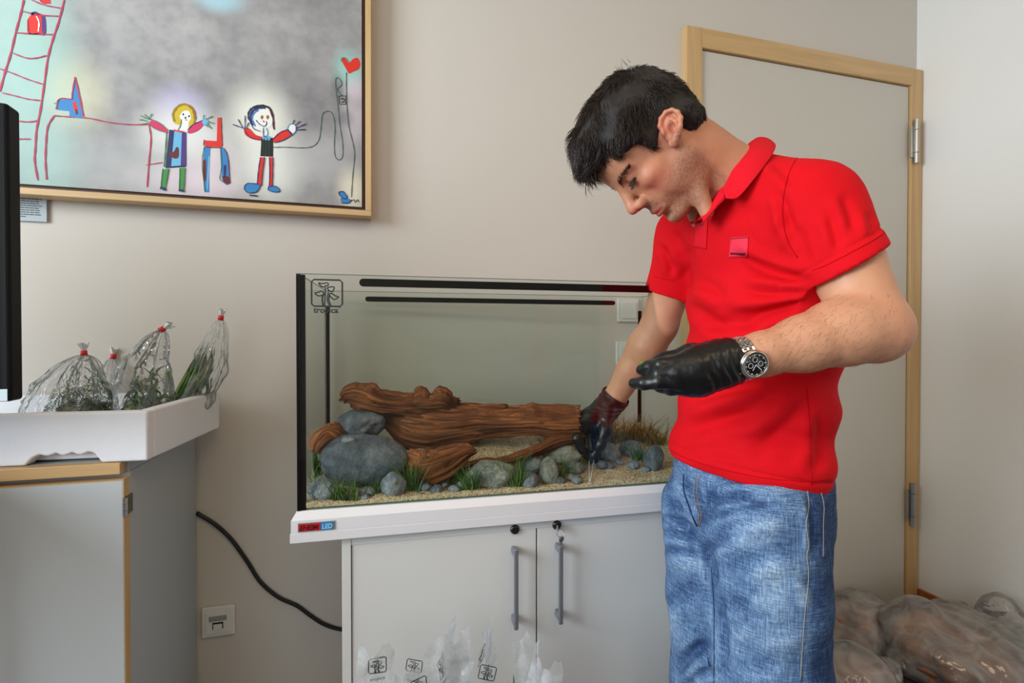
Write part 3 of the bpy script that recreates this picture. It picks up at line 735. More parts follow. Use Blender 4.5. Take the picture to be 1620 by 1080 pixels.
# white base
bm = bmesh.new()
def ring(bm, o, z): return [bm.verts.new(v) for v in ((-o, -o, z), (TL + o, -o, z), (TL + o, TD + o * .5, z), (-o, TD + o * .5, z))]
prv = [ring(bm, -0.001, -0.0003), ring(bm, 0.0015, -0.002), ring(bm, 0.010, -0.016), ring(bm, 0.010, -0.040), ring(bm, 0.0085, -0.0405), ring(bm, 0.0085, -0.0418), ring(bm, 0.0115, -0.0422), ring(bm, 0.0115, -0.060)]
for a, b_ in zip(prv[:-1], prv[1:]):
    for i in range(4): bm.faces.new((a[i], a[(i + 1) % 4], b_[(i + 1) % 4], b_[i]))
bm.faces.new(prv[0]); bm.faces.new(prv[-1][::-1])
bm_obj('base_trim', bm, m_whp, tank)
# lettering helper
def text(name, s, size, m, parent, loc, rot=(R(90), 0, 0), shear=0.0, ext=0.0002, bold=0.0, sx=1.0, align='LEFT'):
    c = bpy.data.curves.new(name, 'FONT'); c.body = s; c.size = size; c.shear = shear; c.extrude = ext; c.offset = bold; c.align_x = align; c.resolution_u = 3
    o = bpy.data.objects.new(name, c); COL.objects.link(o)
    dg = bpy.context.evaluated_depsgraph_get(); me = bpy.data.meshes.new_from_object(o.evaluated_get(dg))
    bpy.data.objects.remove(o); o = bpy.data.objects.new(name, me); COL.objects.link(o); me.materials.clear(); me.materials.append(m)
    o.parent = parent; o.location = loc; o.rotation_euler = rot; o.scale = (sx, 1, 1); return o
m_bred = mat('badge_red', lin(196, 24, 34), 0.35); m_bblu = mat('badge_blue', lin(32, 128, 196), 0.35); m_bgry = mat('badge_grey', lin(120, 122, 126), 0.35)
m_bdark = mat('badge_dark_letters', lin(60, 10, 16), 0.4); m_bpale = mat('badge_pale_letters', lin(150, 205, 240), 0.4)
bg = empty('brand_badge'); bg.parent = tank; bg.location = (0.0035, -0.0105, -0.0385)
box('badge_plate', 0, 0.0705, -0.0016, 0.0006, 0, 0.0175, m_bgry, bg, bevel=0.0005)
box('red_field', 0.0015, 0.0425, -0.0022, -0.0016, 0.0015, 0.016, m_bred, bg)
box('blue_field', 0.0440, 0.0665, -0.0022, -0.0016, 0.0015, 0.016, m_bblu, bg)
text('red_field_letters', 'EHEIM', 0.0138, m_bdark, bg, (0.0025, -0.00235, 0.0036), shear=0.25, bold=0.0004, sx=0.93)
text('blue_field_letters', 'LED', 0.0132, m_bpale, bg, (0.0452, -0.00235, 0.0038), shear=0.15, bold=0.0004, sx=0.88)
# printed emblem: stem with four leaves in a rounded square
m_print = mat('dark_print', lin(34, 40, 36), 0.5)
EM = [([(-22.5, 0), (-22.5, 17), (-19, 20.5), (19, 20.5), (22.5, 17), (22.5, -17), (19, -20.5), (-19, -20.5), (-22.5, -17)], True, 2.0),
      ([(-12.5, 16), (-8, 14.5), (0, 15.8), (2, 13), (0, 11), (-3, 11.5), (-1.5, 12)], False, 1.5), ([(-12.5, 16), (-9.5, 11), (-6, 9.5), (-3, 9), (-2.5, 5), (-3, -4), (-4, -20)], False, 1.6),
      ([(-5, -2), (-7, -8), (-6, -20)], False, 2.0),
      ([(0, 8), (4, 9.5), (10.5, 9.5), (9, 4), (7, 2), (3, 4), (0, 8)], False, 1.5), ([(0, 8), (2, 4), (0.5, -6), (0.5, -12), (3, -20)], False, 1.4),
      ([(-18, 0), (-13, 1), (-8, 3), (-5, 0), (-5.5, -3), (-11, -4.5), (-15, -3.5), (-18, 0)], False, 1.6),
      ([(3.5, -3), (3.5, -1), (7, -0.5), (12, -4), (17, -5.5), (13, -9), (9.5, -9.5), (5.5, -6), (3.5, -3)], False, 1.6), ([(3.5, -3), (2.5, -9), (4, -16), (6, -20)], False, 1.8)]
def emblem(name, m, parent, M, s, fold=None):
    """flat outline print; s = metres per unit; M places its x-z plane; fold(x) gives an offset in depth"""
    vs, fs = [], []
    for pts, closed, w in EM:
        q = np.array([(a * s, 0, b_ * s) for a, b_ in pts])
        if closed: q = np.vstack([q, q[:1]])
        q = spline(q, 3) if not closed else q
        tg = np.gradient(q, axis=0); tg /= np.linalg.norm(tg, axis=1)[:, None] + 1e-9
        nn = np.c_[-tg[:, 2], np.zeros(len(q)), tg[:, 0]] * w * 1.3 * s / 2
        o = len(vs); k = len(q); vs += list(q + nn) + list(q - nn); fs += [(o + i, o + i + 1, o + k + i + 1, o + k + i) for i in range(k - 1)]
    vs = np.array(vs)
    if fold is not None: vs[:, 1] = fold(vs[:, 0], vs[:, 2])
    me_o = pyd(name, vs, fs, m, parent); me_o.matrix_local = M; return me_o
ec = UVW(PT(517.5, 463.5, 0)); eS = 0.001315
emblem('printed_emblem', m_print, tank, Matrix.Translation((ec[0], -0.0006, ec[2])), eS)
tc_ = UVW(PT(517, 495, 0))
text('printed_word', 'tropica', 0.0165, m_print, tank, (tc_[0] - 0.0015, -0.0004, tc_[2] + 0.0005), bold=0.0005, ext=0.0001, align='CENTER')
rr = UVW(PT(537, 488, 0)); text('printed_mark', '\u00ae', 0.0085, m_print, tank, (rr[0] - 0.003, -0.0004, rr[2]), ext=0.0001)

# ================================================================== cabinet under the tank
m_cabw = mat('white_cabinet_laminate', lin(214, 214, 212), 0.4, bump=(80, 0.04), spec=0.4)
m_lock = mat('dark_nickel', lin(88, 84, 80), 0.22, 1.0); m_hand = mat('satin_grey_handle', lin(140, 141, 148), 0.35, 0.55)
HZ = TO[2] - 0.0602
uL = UVW(PT(541, 900, 0.004))[0]; uDL = UVW(PT(555.5, 900, 0.004))[0]; uM = UVW(PT(849.5, 900, 0.004))[0]
uR = uM + (uM - uL)
tcab = tag(empty('tank_cabinet', T(uL, 0.002, 0) * np.array([1, 1, 0]), -TA), 'white two-door cabinet carrying the aquarium', 'cabinet')
CW2 = uR - uL; sp = uDL - uL
m_cabs = m_cabw
box('side_panel', 0, sp, 0, TD - 0.01, 0, HZ, m_cabs, tcab, bevel=0.001); box('side_panel', CW2 - sp, CW2, 0, TD - 0.01, 0, HZ, m_cabs, tcab, bevel=0.001)
box('top_panel', sp, CW2 - sp, 0.002, TD - 0.012, HZ - 0.02, HZ, m_cabs, tcab); box('back_panel', sp, CW2 - sp, TD - 0.022, TD - 0.012, 0.0, HZ - 0.02, m_cabs, tcab)
box('bottom_panel', sp, CW2 - sp, 0.022, TD - 0.022, 0.05, 0.07, m_cabs, tcab); box('plinth', sp, CW2 - sp, 0.03, 0.045, 0.0, 0.05, m_cabs, tcab)
cmid = uM - uL
lockz = lambda py, D: 1.085 - (py - 531) / 775 * D
def cdoor(x0, x1, pxh, py0, py1, pxl, pyl, flip):
    d = box('door', x0, x1, 0.0035, 0.021, 0.055, HZ - 0.003, m_cabw, tcab, bevel=0.0012)
    hp0 = UVW(PT(pxh, py0, -0.03)); hp1 = UVW(PT(pxh, py1, -0.03)); xh = hp0[0] - uL; z0, z1 = hp1[2] + TO[2], hp0[2] + TO[2]
    hn = empty('handle', (xh, 0.0035, 0)); hn.parent = d
    bm = bmesh.new(); bm_box(bm, -0.0048, 0.0048, -0.034, -0.026, z0, z1); bm_obj('grip', bm, m_hand, hn, bevel=0.0022, seg=3)
    for z_ in (z0 + 0.012, z1 - 0.012):
        bm = bmesh.new(); bm_box(bm, -0.0052, 0.0052, -0.027, 0.0, z_ - 0.0075, z_ + 0.0075); bm_obj('standoff', bm, m_hand, hn, bevel=0.003, seg=3)
    lp = UVW(PT(pxl, pyl, 0.0)); lk = empty('lock', (lp[0] - uL, 0.0035, lp[2] + TO[2])); lk.parent = d
    vs, fs = tube_data([(0, 0.001, 0), (0, -0.004, 0), (0, -0.0062, 0), (0, -0.0066, 0)], [0.0105, 0.0105, 0.0088, 0.0060], 28); pyd('lock_collar', vs, fs, m_lock, lk, True)
    cyl('lock_core', (0, -0.005, 0), (0, -0.0078, 0), 0.0055, m_lock, lk, 20); box('keyway', -0.0007, 0.0007, -0.0080, -0.0077, -0.0032, 0.0032, m_dark, lk)
    return lk, d
cdoor(sp + 0.0015, cmid - 0.0015, 817.5, 870, 998, 815, 838, 1)
lk2, _d2 = cdoor(cmid + 0.0015, CW2 - sp - 0.0015, 888.5, 864, 989, 881.5, 831, -1)
tag(box('gap_shade_strip', cmid - 0.0014, cmid + 0.0014, 0.0125, 0.0215, 0.06, HZ - 0.004, m_dark, tcab), 'black strip standing in for the shade between the doors')  # black strip paints the shade inside the door gap
# keys
m_key = mat('nickel_key', lin(190, 188, 180), 0.25, 1.0)
kp = PT(887, 843, -0.014)
keys = tag(empty('key_ring', kp, -TA), 'small key ring with two keys hanging from the right cabinet lock', 'keys')
def torus(name, c, r, rr_, m, parent, ax='y', seg=28):
    pts = [(c[0] + r * math.cos(a), c[1], c[2] + r * math.sin(a)) if ax == 'y' else (c[0], c[1] + r * math.cos(a), c[2] + r * math.sin(a)) for a in np.linspace(0, 2 * math.pi, seg)]
    return tube(name, pts, rr_, m, parent, 6)
torus('ring', (0, 0, 0), 0.009, 0.0007, m_key, keys)
box('lock_key', -0.0085, -0.0069, -0.006, 0.0135, 0.0055, 0.0185, m_key, keys, bevel=0.0005)
for s_, rz in ((-0.001, -8), (0.004, 10)):
    kb = bmesh.new(); bmesh.ops.create_cone(kb, cap_ends=True, segments=20, radius1=0.0062, radius2=0.0062, depth=0.0012, matrix=Matrix.Translation((0, 0, -0.008)) @ Matrix.Rotation(R(90), 4, 'X'))
    bm_box(kb, -0.0016, 0.0016, -0.0006, 0.0006, -0.030, -0.012); bm_box(kb, 0.0016, 0.0036, -0.0006, 0.0006, -0.028, -0.024); bm_box(kb, 0.0016, 0.003, -0.0006, 0.0006, -0.021, -0.018)
    k = bm_obj('key', kb, m_key, keys); k.location = (s_, -0.001 + s_ * 0.4, -0.006); k.rotation_euler = (0, R(rz), R(30))
# ================================================================== planted layout inside the tank
def sst(a, b_, x): t = np.clip((x - a) / (b_ - a), 0, 1); return t * t * (3 - 2 * t)
def sand_w(u, v):                         # height of the sand above the tank floor
    u = np.asarray(u, float); v = np.asarray(v, float)
    h = 0.012 + 0.010 * sst(0.5, 0.9, u) + 0.040 * sst(0.04, 0.30, v)
    h = h + 0.046 * sst(0.16, 0.26, u) * sst(0.70, 0.56, u) * sst(0.062, 0.125, v)
    h = h + 0.055 * sst(0.16, 0.0, u) * sst(0.12, 0.34, v) + 0.012 * sst(0.7, 0.95, u) * sst(0.1, 0.35, v)
    p = np.stack([u, v, 0 * u], -1).reshape(-1, 3)
    return h + (0.004 * noise3(p, 18, 3) + 0.0015 * noise3(p, 70, 4)).reshape(np.shape(h))
nu, nv = 400, 165
uu = np.linspace(0.0062, TL - 0.0062, nu); vv = np.linspace(0.0040, TD - 0.0062, nv)
U, V = np.meshgrid(uu, vv, indexing='ij'); Hs = sand_w(U, V) + 0.0009 * RNG.random(U.shape)
top = np.stack([U, V, Hs], -1).reshape(-1, 3)
idx = np.arange(nu * nv).reshape(nu, nv)
q = np.stack([idx[:-1, :-1], idx[1:, :-1], idx[1:, 1:], idx[:-1, 1:]], -1).reshape(-1, 4)
# closing skirt down to the tank floor
per = np.concatenate([idx[:, 0], idx[-1, 1:], idx[-2::-1, -1], idx[0, -2:0:-1]])
low = top[per].copy(); low[:, 2] = 0.0038
k0 = len(top); n_ = len(per); ii = np.arange(n_); jj = (ii + 1) % n_
skirt = np.stack([per[ii], k0 + ii, k0 + jj, per[jj]], -1)
m_sand = bpy.data.materials.new('grainy_sand'); m_sand.use_nodes = True
nt = m_sand.node_tree; n = nt.nodes; l = nt.links; b = n['Principled BSDF']; b.inputs['Roughness'].default_value = 0.8
tc = n.new('ShaderNodeTexCoord'); vo = n.new('ShaderNodeTexVoronoi'); vo.inputs['Scale'].default_value = 420; l.new(tc.outputs['Object'], vo.inputs['Vector'])
cr = n.new('ShaderNodeValToRGB'); cr.color_ramp.interpolation = 'CONSTANT'; e = cr.color_ramp.elements
e[0].position = 0; e[0].color = lin(196, 172, 132); e[1].position = 0.85; e[1].color = lin(226, 212, 186)
for p_, c_ in ((0.25, lin(214, 194, 156)), (0.5, lin(168, 138, 98)), (0.62, lin(205, 184, 148)), (0.76, lin(140, 116, 88))):
    x = e.new(p_); x.color = c_
sx = n.new('ShaderNodeSeparateColor'); l.new(vo.outputs['Color'], sx.inputs[0]); l.new(sx.outputs[0], cr.inputs[0]); l.new(cr.outputs[0], b.inputs['Base Color'])
bp = n.new('ShaderNodeBump'); bp.inputs['Strength'].default_value = 0.9; bp.inputs['Distance'].default_value = 0.0015; bp.invert = True
l.new(vo.outputs['Distance'], bp.inputs['Height']); l.new(bp.outputs[0], b.inputs['Normal'])
sand = fast_mesh('sand_bed', np.vstack([top, low]), np.vstack([q, skirt]), m_sand)
sand.matrix_world = MT(); tag(sand, 'beige grainy sand bed sloping up inside the aquarium', 'sand', kind='stuff')
# loose grains lying proud of the bed, near the front pane
gv, gf, gm = [], [], []
base = np.array([(0, 0, 1), (.94, 0, .33), (-.47, .82, .33), (-.47, -.82, .33), (0, 0, -.8)])
ff = [(0, 1, 2), (0, 2, 3), (0, 3, 1), (4, 2, 1), (4, 3, 2), (4, 1, 3)]
m_gr = [mat('grain_' + k_, c_, 0.7) for k_, c_ in (('pale', lin(222, 206, 178)), ('tan', lin(188, 158, 116)), ('brown', lin(132, 104, 78)))]
NG = 15000
gu = RNG.uniform(0.008, TL - 0.01, NG); gvv = 0.0055 + (RNG.random(NG) ** 1.8) * 0.33; gh = sand_w(gu, gvv); gs = RNG.uniform(0.0008, 0.0019, NG); ga = RNG.uniform(0, 6.28, NG)
ca, sa = np.cos(ga), np.sin(ga)
B = base[None] * gs[:, None, None]
Xg = B[..., 0] * ca[:, None] - B[..., 1] * sa[:, None] + gu[:, None]; Yg = B[..., 0] * sa[:, None] + B[..., 1] * ca[:, None] + gvv[:, None]; Zg = B[..., 2] * 0.8 + gh[:, None] + 0.0008
VG = np.stack([Xg, Yg, Zg], -1).reshape(-1, 3); FG = (np.array(ff)[None] + 5 * np.arange(NG)[:, None, None]).reshape(-1, 3)
gr = fast_mesh('sand_grains', VG, FG, m_gr[0], None, False)
for m in m_gr[1:]: gr.data.materials.append(m)
gr.data.polygons.foreach_set('material_index', np.repeat(RNG.choice([0, 0, 1, 1, 2], NG), 6).astype(np.int32))
gr.matrix_world = MT(); tag(gr, 'loose pale and brown grains lying on the sand bed', 'gravel', kind='stuff')

def on_sand(px, py, vmax=TD):
    """where the line of sight through a photo point meets the sand"""
    r = ray(px, py); t0 = (0.006 - (C0 - TO) @ TY) / (r @ TY); best = None
    for t in np.linspace(t0, t0 * 1.5, 400):
        p = UVW(C0 + r * t)
        if p[1] > TD - 0.02: break
        if p[2] <= float(sand_w(p[0], p[1])): return p, C0 + r * t
    p = UVW(C0 + r * t); p[2] = float(sand_w(p[0], p[1])); return p, C0 + r * t
# ---- stones
def stone_mat(name, c1, c2, c3, speck=0.5):
    m = bpy.data.materials.new(name); m.use_nodes = True
    nt = m.node_tree; n = nt.nodes; l = nt.links; b = n['Principled BSDF']; b.inputs['Roughness'].default_value = 0.62; b.inputs['Specular IOR Level'].default_value = 0.35
    tc = n.new('ShaderNodeTexCoord'); t = n.new('ShaderNodeTexNoise'); t.inputs['Scale'].default_value = 14; t.inputs['Detail'].default_value = 8; t.inputs['Roughness'].default_value = 0.65
    l.new(tc.outputs['Object'], t.inputs['Vector'])
    cr = n.new('ShaderNodeValToRGB'); e = cr.color_ramp.elements; e[0].position = 0.32; e[0].color = c1; e[1].position = 0.70; e[1].color = c3; x = e.new(0.5); x.color = c2
    l.new(t.outputs['Fac'], cr.inputs[0])
    t2 = n.new('ShaderNodeTexNoise'); t2.inputs['Scale'].default_value = 170; t2.inputs['Detail'].default_value = 4; l.new(tc.outputs['Object'], t2.inputs['Vector'])
    mr = n.new('ShaderNodeMapRange'); mr.inputs[1].default_value = 0.40; mr.inputs[2].default_value = 0.66; mr.inputs[3].default_value = 0.62; mr.inputs[4].default_value = 1.35; l.new(t2.outputs['Fac'], mr.inputs[0])
    mx = n.new('ShaderNodeMix'); mx.data_type = 'RGBA'; mx.blend_type = 'MULTIPLY'; mx.inputs[0].default_value = speck; l.new(cr.outputs[0], mx.inputs[6]); l.new(mr.outputs[0], mx.inputs[7])
    l.new(mx.outputs[2], b.inputs['Base Color'])
    bp = n.new('ShaderNodeBump'); bp.inputs['Strength'].default_value = 0.5; bp.inputs['Distance'].default_value = 0.0012; l.new(t2.outputs['Fac'], bp.inputs['Height']); l.new(bp.outputs[0], b.inputs['Normal'])
    return m
m_st = {'dark': stone_mat('dark_slate_stone', lin(52, 58, 64), lin(84, 90, 96), lin(124, 128, 130), 0.5),
        'grey': stone_mat('grey_stone', lin(80, 87, 93), lin(118, 126, 132), lin(160, 164, 166), 0.7),
        'pale': stone_mat('pale_olive_stone', lin(88, 92, 84), lin(122, 125, 115), lin(162, 163, 150), 0.6)}
_bm = bmesh.new(); bmesh.ops.create_icosphere(_bm, subdivisions=5, radius=1); ICO = np.array([v.co[:] for v in _bm.verts]); ICOF = np.array([[v.index for v in f.verts] for f in _bm.faces]); _bm.free()
_bm = bmesh.new(); bmesh.ops.create_icosphere(_bm, subdivisions=4, radius=1); ICO4 = np.array([v.co[:] for v in _bm.verts]); ICOF4 = np.array([[v.index for v in f.verts] for f in _bm.faces]); _bm.free()
def stone(x0, y0, x1, y1, label, kind='grey', roll=0.0, deep=0.8, seed=0, lift=None, rough=1.0):
    """x0..y1: extent measured in the photo; roll tilts its long axis; lift: rest at this depth v instead of on the sand"""
    cx, cy = (x0 + x1) / 2, (y0 + y1) / 2
    if lift is None:
        p, wp = on_sand(cx, y1 - 0.10 * (y1 - y0)); D = (wp - C0) @ FW
        ry0 = (y1 - y0) / 2 * D / FPX
        D += deep * (x1 - x0) / 2 * D / FPX * 0.30
    else: D = lift
    c = P(cx, cy, D); rx = (x1 - x0) / 2 * D / FPX; rz = (y1 - y0) / 2 * D / FPX; ryy = deep * (rx + rz) / 2
    big = rx > 0.03; S_ = (ICO if big else ICO4).copy(); F = ICOF if big else ICOF4
    cr_, sr_ = math.cos(roll), math.sin(roll)
    n1 = fbm(S_ + seed * 3.1, 1.1, seed % 7, 3); n2 = fbm(S_ + seed * 1.7, 3.2, (seed + 3) % 7, 4)
    d = 1 + (0.16 * n1 + 0.050 * n2) * rough
    # a few flattened facets, as on water-worn rock
    rg = np.random.default_rng(seed + 5)
    for _ in range(5):
        nn = rg.normal(size=3); nn /= np.linalg.norm(nn); h = S_ @ nn * d; lim = 0.80 + 0.12 * rg.random(); d = np.where(h > lim, d * (lim / h) ** 0.6, d)
    v = S_ * d[:, None]
    # fit measured extents after rolling in the picture plane (x right, z up in the camera's upright plane)
    vx = v[:, 0] * cr_ - v[:, 2] * sr_ * (rz / rx if rx > rz else 1); vz = v[:, 0] * sr_ * (1 if rx > rz else 1) + v[:, 2] * cr_
    v = np.stack([vx, v[:, 1], vz], 1)
    for i, r_ in ((0, rx), (1, ryy), (2, rz)): v[:, i] = (v[:, i] - (v[:, i].max() + v[:, i].min()) / 2) / ((v[:, i].max() - v[:, i].min()) / 2) * r_
    Mr = np.stack([RT, np.array([math.sin(YAW), math.cos(YAW), 0]), TZ])
    v = v @ Mr
    o = fast_mesh('river_stone', v, F, m_st[kind]); o.location = tuple(c)
    # keep within the panes
    uv = np.array([UVW(p_) for p_ in v[::37] + c]); sh = max(0, 0.006 - uv[:, 1].min())
    if sh > 0: o.location = tuple(c + TY * sh)
    tag(o, label, 'stone', 'grey stones in the aquarium'); return o
ST = [
 ((503, 686, 650, 778), 'largest dark slate boulder, in the left half of the aquarium', 'dark', -0.05, 0.55),
 ((525, 648, 609, 694), 'dark grey stone lying under the raised driftwood end, above the large boulder', 'dark', 0.0, 0.8),
 ((484, 757, 534, 802), 'grey rounded stone in the front left corner of the tank', 'grey', 0.35, 0.8),
 ((601, 749, 643, 791), 'egg-shaped grey stone before the right end of the big dark boulder', 'grey', 0.2, 0.9),
 ((567, 769, 596, 786), 'flat small grey stone left of the egg-shaped stone, upper of a small trio', 'grey', 0.1, 0.9),
 ((569, 782, 585, 797), 'small dark pebble at the front, lower left of a small trio', 'grey', 0.0, 0.9),
 ((590, 786, 605, 797), 'small round pebble just below and left of the egg-shaped stone', 'grey', 0.0, 0.9),
 ((663, 763, 684, 778), 'middle left pebble of the tight pebble pile in front of the tongue of wood', 'dark', 0.2, 0.9),
 ((674, 750, 687, 766), 'topmost pebble of the tight pebble pile in front of the tongue of wood', 'grey', 0.0, 0.9),
 ((680, 768, 704, 791), 'largest pebble of the tight pebble pile in front of the tongue of wood', 'dark', 0.0, 0.9),
 ((660, 780, 674, 795), 'lowest left pebble of the tight pebble pile in front of the tongue of wood', 'dark', 0.3, 0.9),
 ((698, 762, 709, 774), 'tiny pebble behind the right side of the pebble pile', 'grey', 0.0, 0.9),
 ((709, 768, 729, 783), 'small flat grey pebble right of the tight pebble pile', 'grey', 0.0, 0.9),
 ((722, 761, 735, 777), 'small upright pebble touching the left of the broad flat stone', 'grey', 0.0, 0.9),
 ((732, 775, 744, 783), 'tiny pebble on the sand in front of the broad flat stone', 'grey', 0.0, 0.9),
 ((738, 727, 817, 776), 'broad flat olive-grey stone low in the middle of the tank', 'pale', -0.15, 0.7),
 ((825, 748, 854, 780), 'smooth egg-shaped grey pebble at the front, right of the broad flat stone', 'grey', 0.0, 0.9),
 ((821, 718, 860, 752), 'rough pale stone behind the smooth egg-shaped pebble', 'grey', 0.15, 0.9),
 ((852, 722, 884, 770), 'upright knobbly olive stone under the gloved hand, beside the rough pale stone', 'pale', 0.0, 0.9),
 ((848, 701, 923, 735), 'long smooth pale grey stone against the right end of the driftwood', 'pale', -0.1, 0.7),
 ((893, 729, 922, 752), 'pale knobbly stone below the gloved fingertips', 'grey', 0.0, 0.9),
 ((879, 755, 897, 771), 'small wedge-shaped pebble at the front below the gloved hand', 'dark', 0.3, 0.9),
 ((896, 749, 915, 763), 'small greenish pebble between two front pebbles below the hand', 'pale', 0.0, 0.9),
 ((905, 753, 924, 769), 'small grey pebble right of the greenish pebble below the hand', 'grey', 0.0, 0.9),
 ((906, 730, 927, 750), 'grey stone just left of the tip of the tweezers', 'dark', 0.0, 0.9),
 ((944, 700, 982, 732), 'rounded blue-grey stone just right of the gloved fingers', 'grey', -0.3, 0.9),
 ((978, 696, 1018, 724), 'bluish stone behind the grass, right of the rounded blue-grey stone', 'grey', -0.3, 0.9),
 ((1018, 704, 1050, 748), 'upright dark split stone at the right, next to the red shirt', 'dark', 0.5, 0.9),
 ((943, 728, 962, 744), 'dark pebble on the sand right of the tweezers, nearer one', 'dark', 0.0, 0.9),
 ((960, 731, 973, 743), 'tiny dark pebble between two larger ones right of the tweezers', 'dark', 0.0, 0.9),
 ((973, 727, 987, 737), 'small flat pebble on the open sand at the right', 'grey', 0.0, 0.9),
 ((991, 728, 1012, 744), 'round grey pebble on the open sand, left of the dark split stone', 'grey', 0.0, 0.9),
 ((1013, 737, 1028, 748), 'tiny pebble in front of the dark split stone', 'grey', 0.0, 0.9),
 ((540, 690, 562, 702), 'small stone sitting on top of the largest dark boulder', 'grey', 0.0, 0.9),
]
for i, (bx, lb, kd, rl, dp) in enumerate(ST):
    lf = None
    if i == 1: lf = P(567, 670, 1.17) ; lf = 1.175
    if i == 33: lf = 1.10
    stone(*bx, lb, kd, rl, dp, seed=i * 7 + 3, lift=lf, rough=1.0 if (bx[2] - bx[0]) > 25 else 0.8)

# ---- driftwood
m_drift = bpy.data.materials.new('weathered_driftwood'); m_drift.use_nodes = True
nt = m_drift.node_tree; n = nt.nodes; l = nt.links; b = n['Principled BSDF']; b.inputs['Roughness'].default_value = 0.7; b.inputs['Specular IOR Level'].default_value = 0.25
at = n.new('ShaderNodeAttribute'); at.attribute_name = 'grain'
mp = n.new('ShaderNodeMapping'); mp.inputs['Scale'].default_value = (7, 330, 1); l.new(at.outputs['Vector'], mp.inputs[0])
t = n.new('ShaderNodeTexNoise'); t.inputs['Scale'].default_value = 1.0; t.inputs['Detail'].default_value = 9; t.inputs['Roughness'].default_value = 0.62; t.inputs['Distortion'].default_value = 0.6; l.new(mp.outputs[0], t.inputs['Vector'])
cr = n.new('ShaderNodeValToRGB'); e = cr.color_ramp.elements; e[0].position = 0.28; e[0].color = lin(58, 30, 16); e[1].position = 0.74; e[1].color = lin(204, 140, 88)
x = e.new(0.45); x.color = lin(124, 70, 36); x = e.new(0.58); x.color = lin(160, 96, 52)
mp2 = n.new('ShaderNodeMapping'); mp2.inputs['Scale'].default_value = (11, 110, 1); l.new(at.outputs['Vector'], mp2.inputs[0])
t9 = n.new('ShaderNodeTexNoise'); t9.inputs['Scale'].default_value = 1.0; t9.inputs['Detail'].default_value = 5; t9.inputs['Distortion'].default_value = 1.0; l.new(mp2.outputs[0], t9.inputs['Vector'])
mr9 = n.new('ShaderNodeMapRange'); mr9.inputs[1].default_value = 0.36; mr9.inputs[2].default_value = 0.56; mr9.inputs[3].default_value = 0.30; mr9.inputs[4].default_value = 1.1; l.new(t9.outputs['Fac'], mr9.inputs[0])
mx9 = n.new('ShaderNodeMix'); mx9.data_type = 'RGBA'; mx9.blend_type = 'MULTIPLY'; mx9.inputs[0].default_value = 0.65; l.new(cr.outputs[0], mx9.inputs[6]); l.new(mr9.outputs[0], mx9.inputs[7])
l.new(t.outputs['Fac'], cr.inputs[0]); l.new(mx9.outputs[2], b.inputs['Base Color'])
bp = n.new('ShaderNodeBump'); bp.inputs['Strength'].default_value = 1.0; bp.inputs['Distance'].default_value = 0.004; l.new(t.outputs['Fac'], bp.inputs['Height']); l.new(bp.outputs[0], b.inputs['Normal'])
CR = np.array([math.sin(YAW), math.cos(YAW), 0.0])
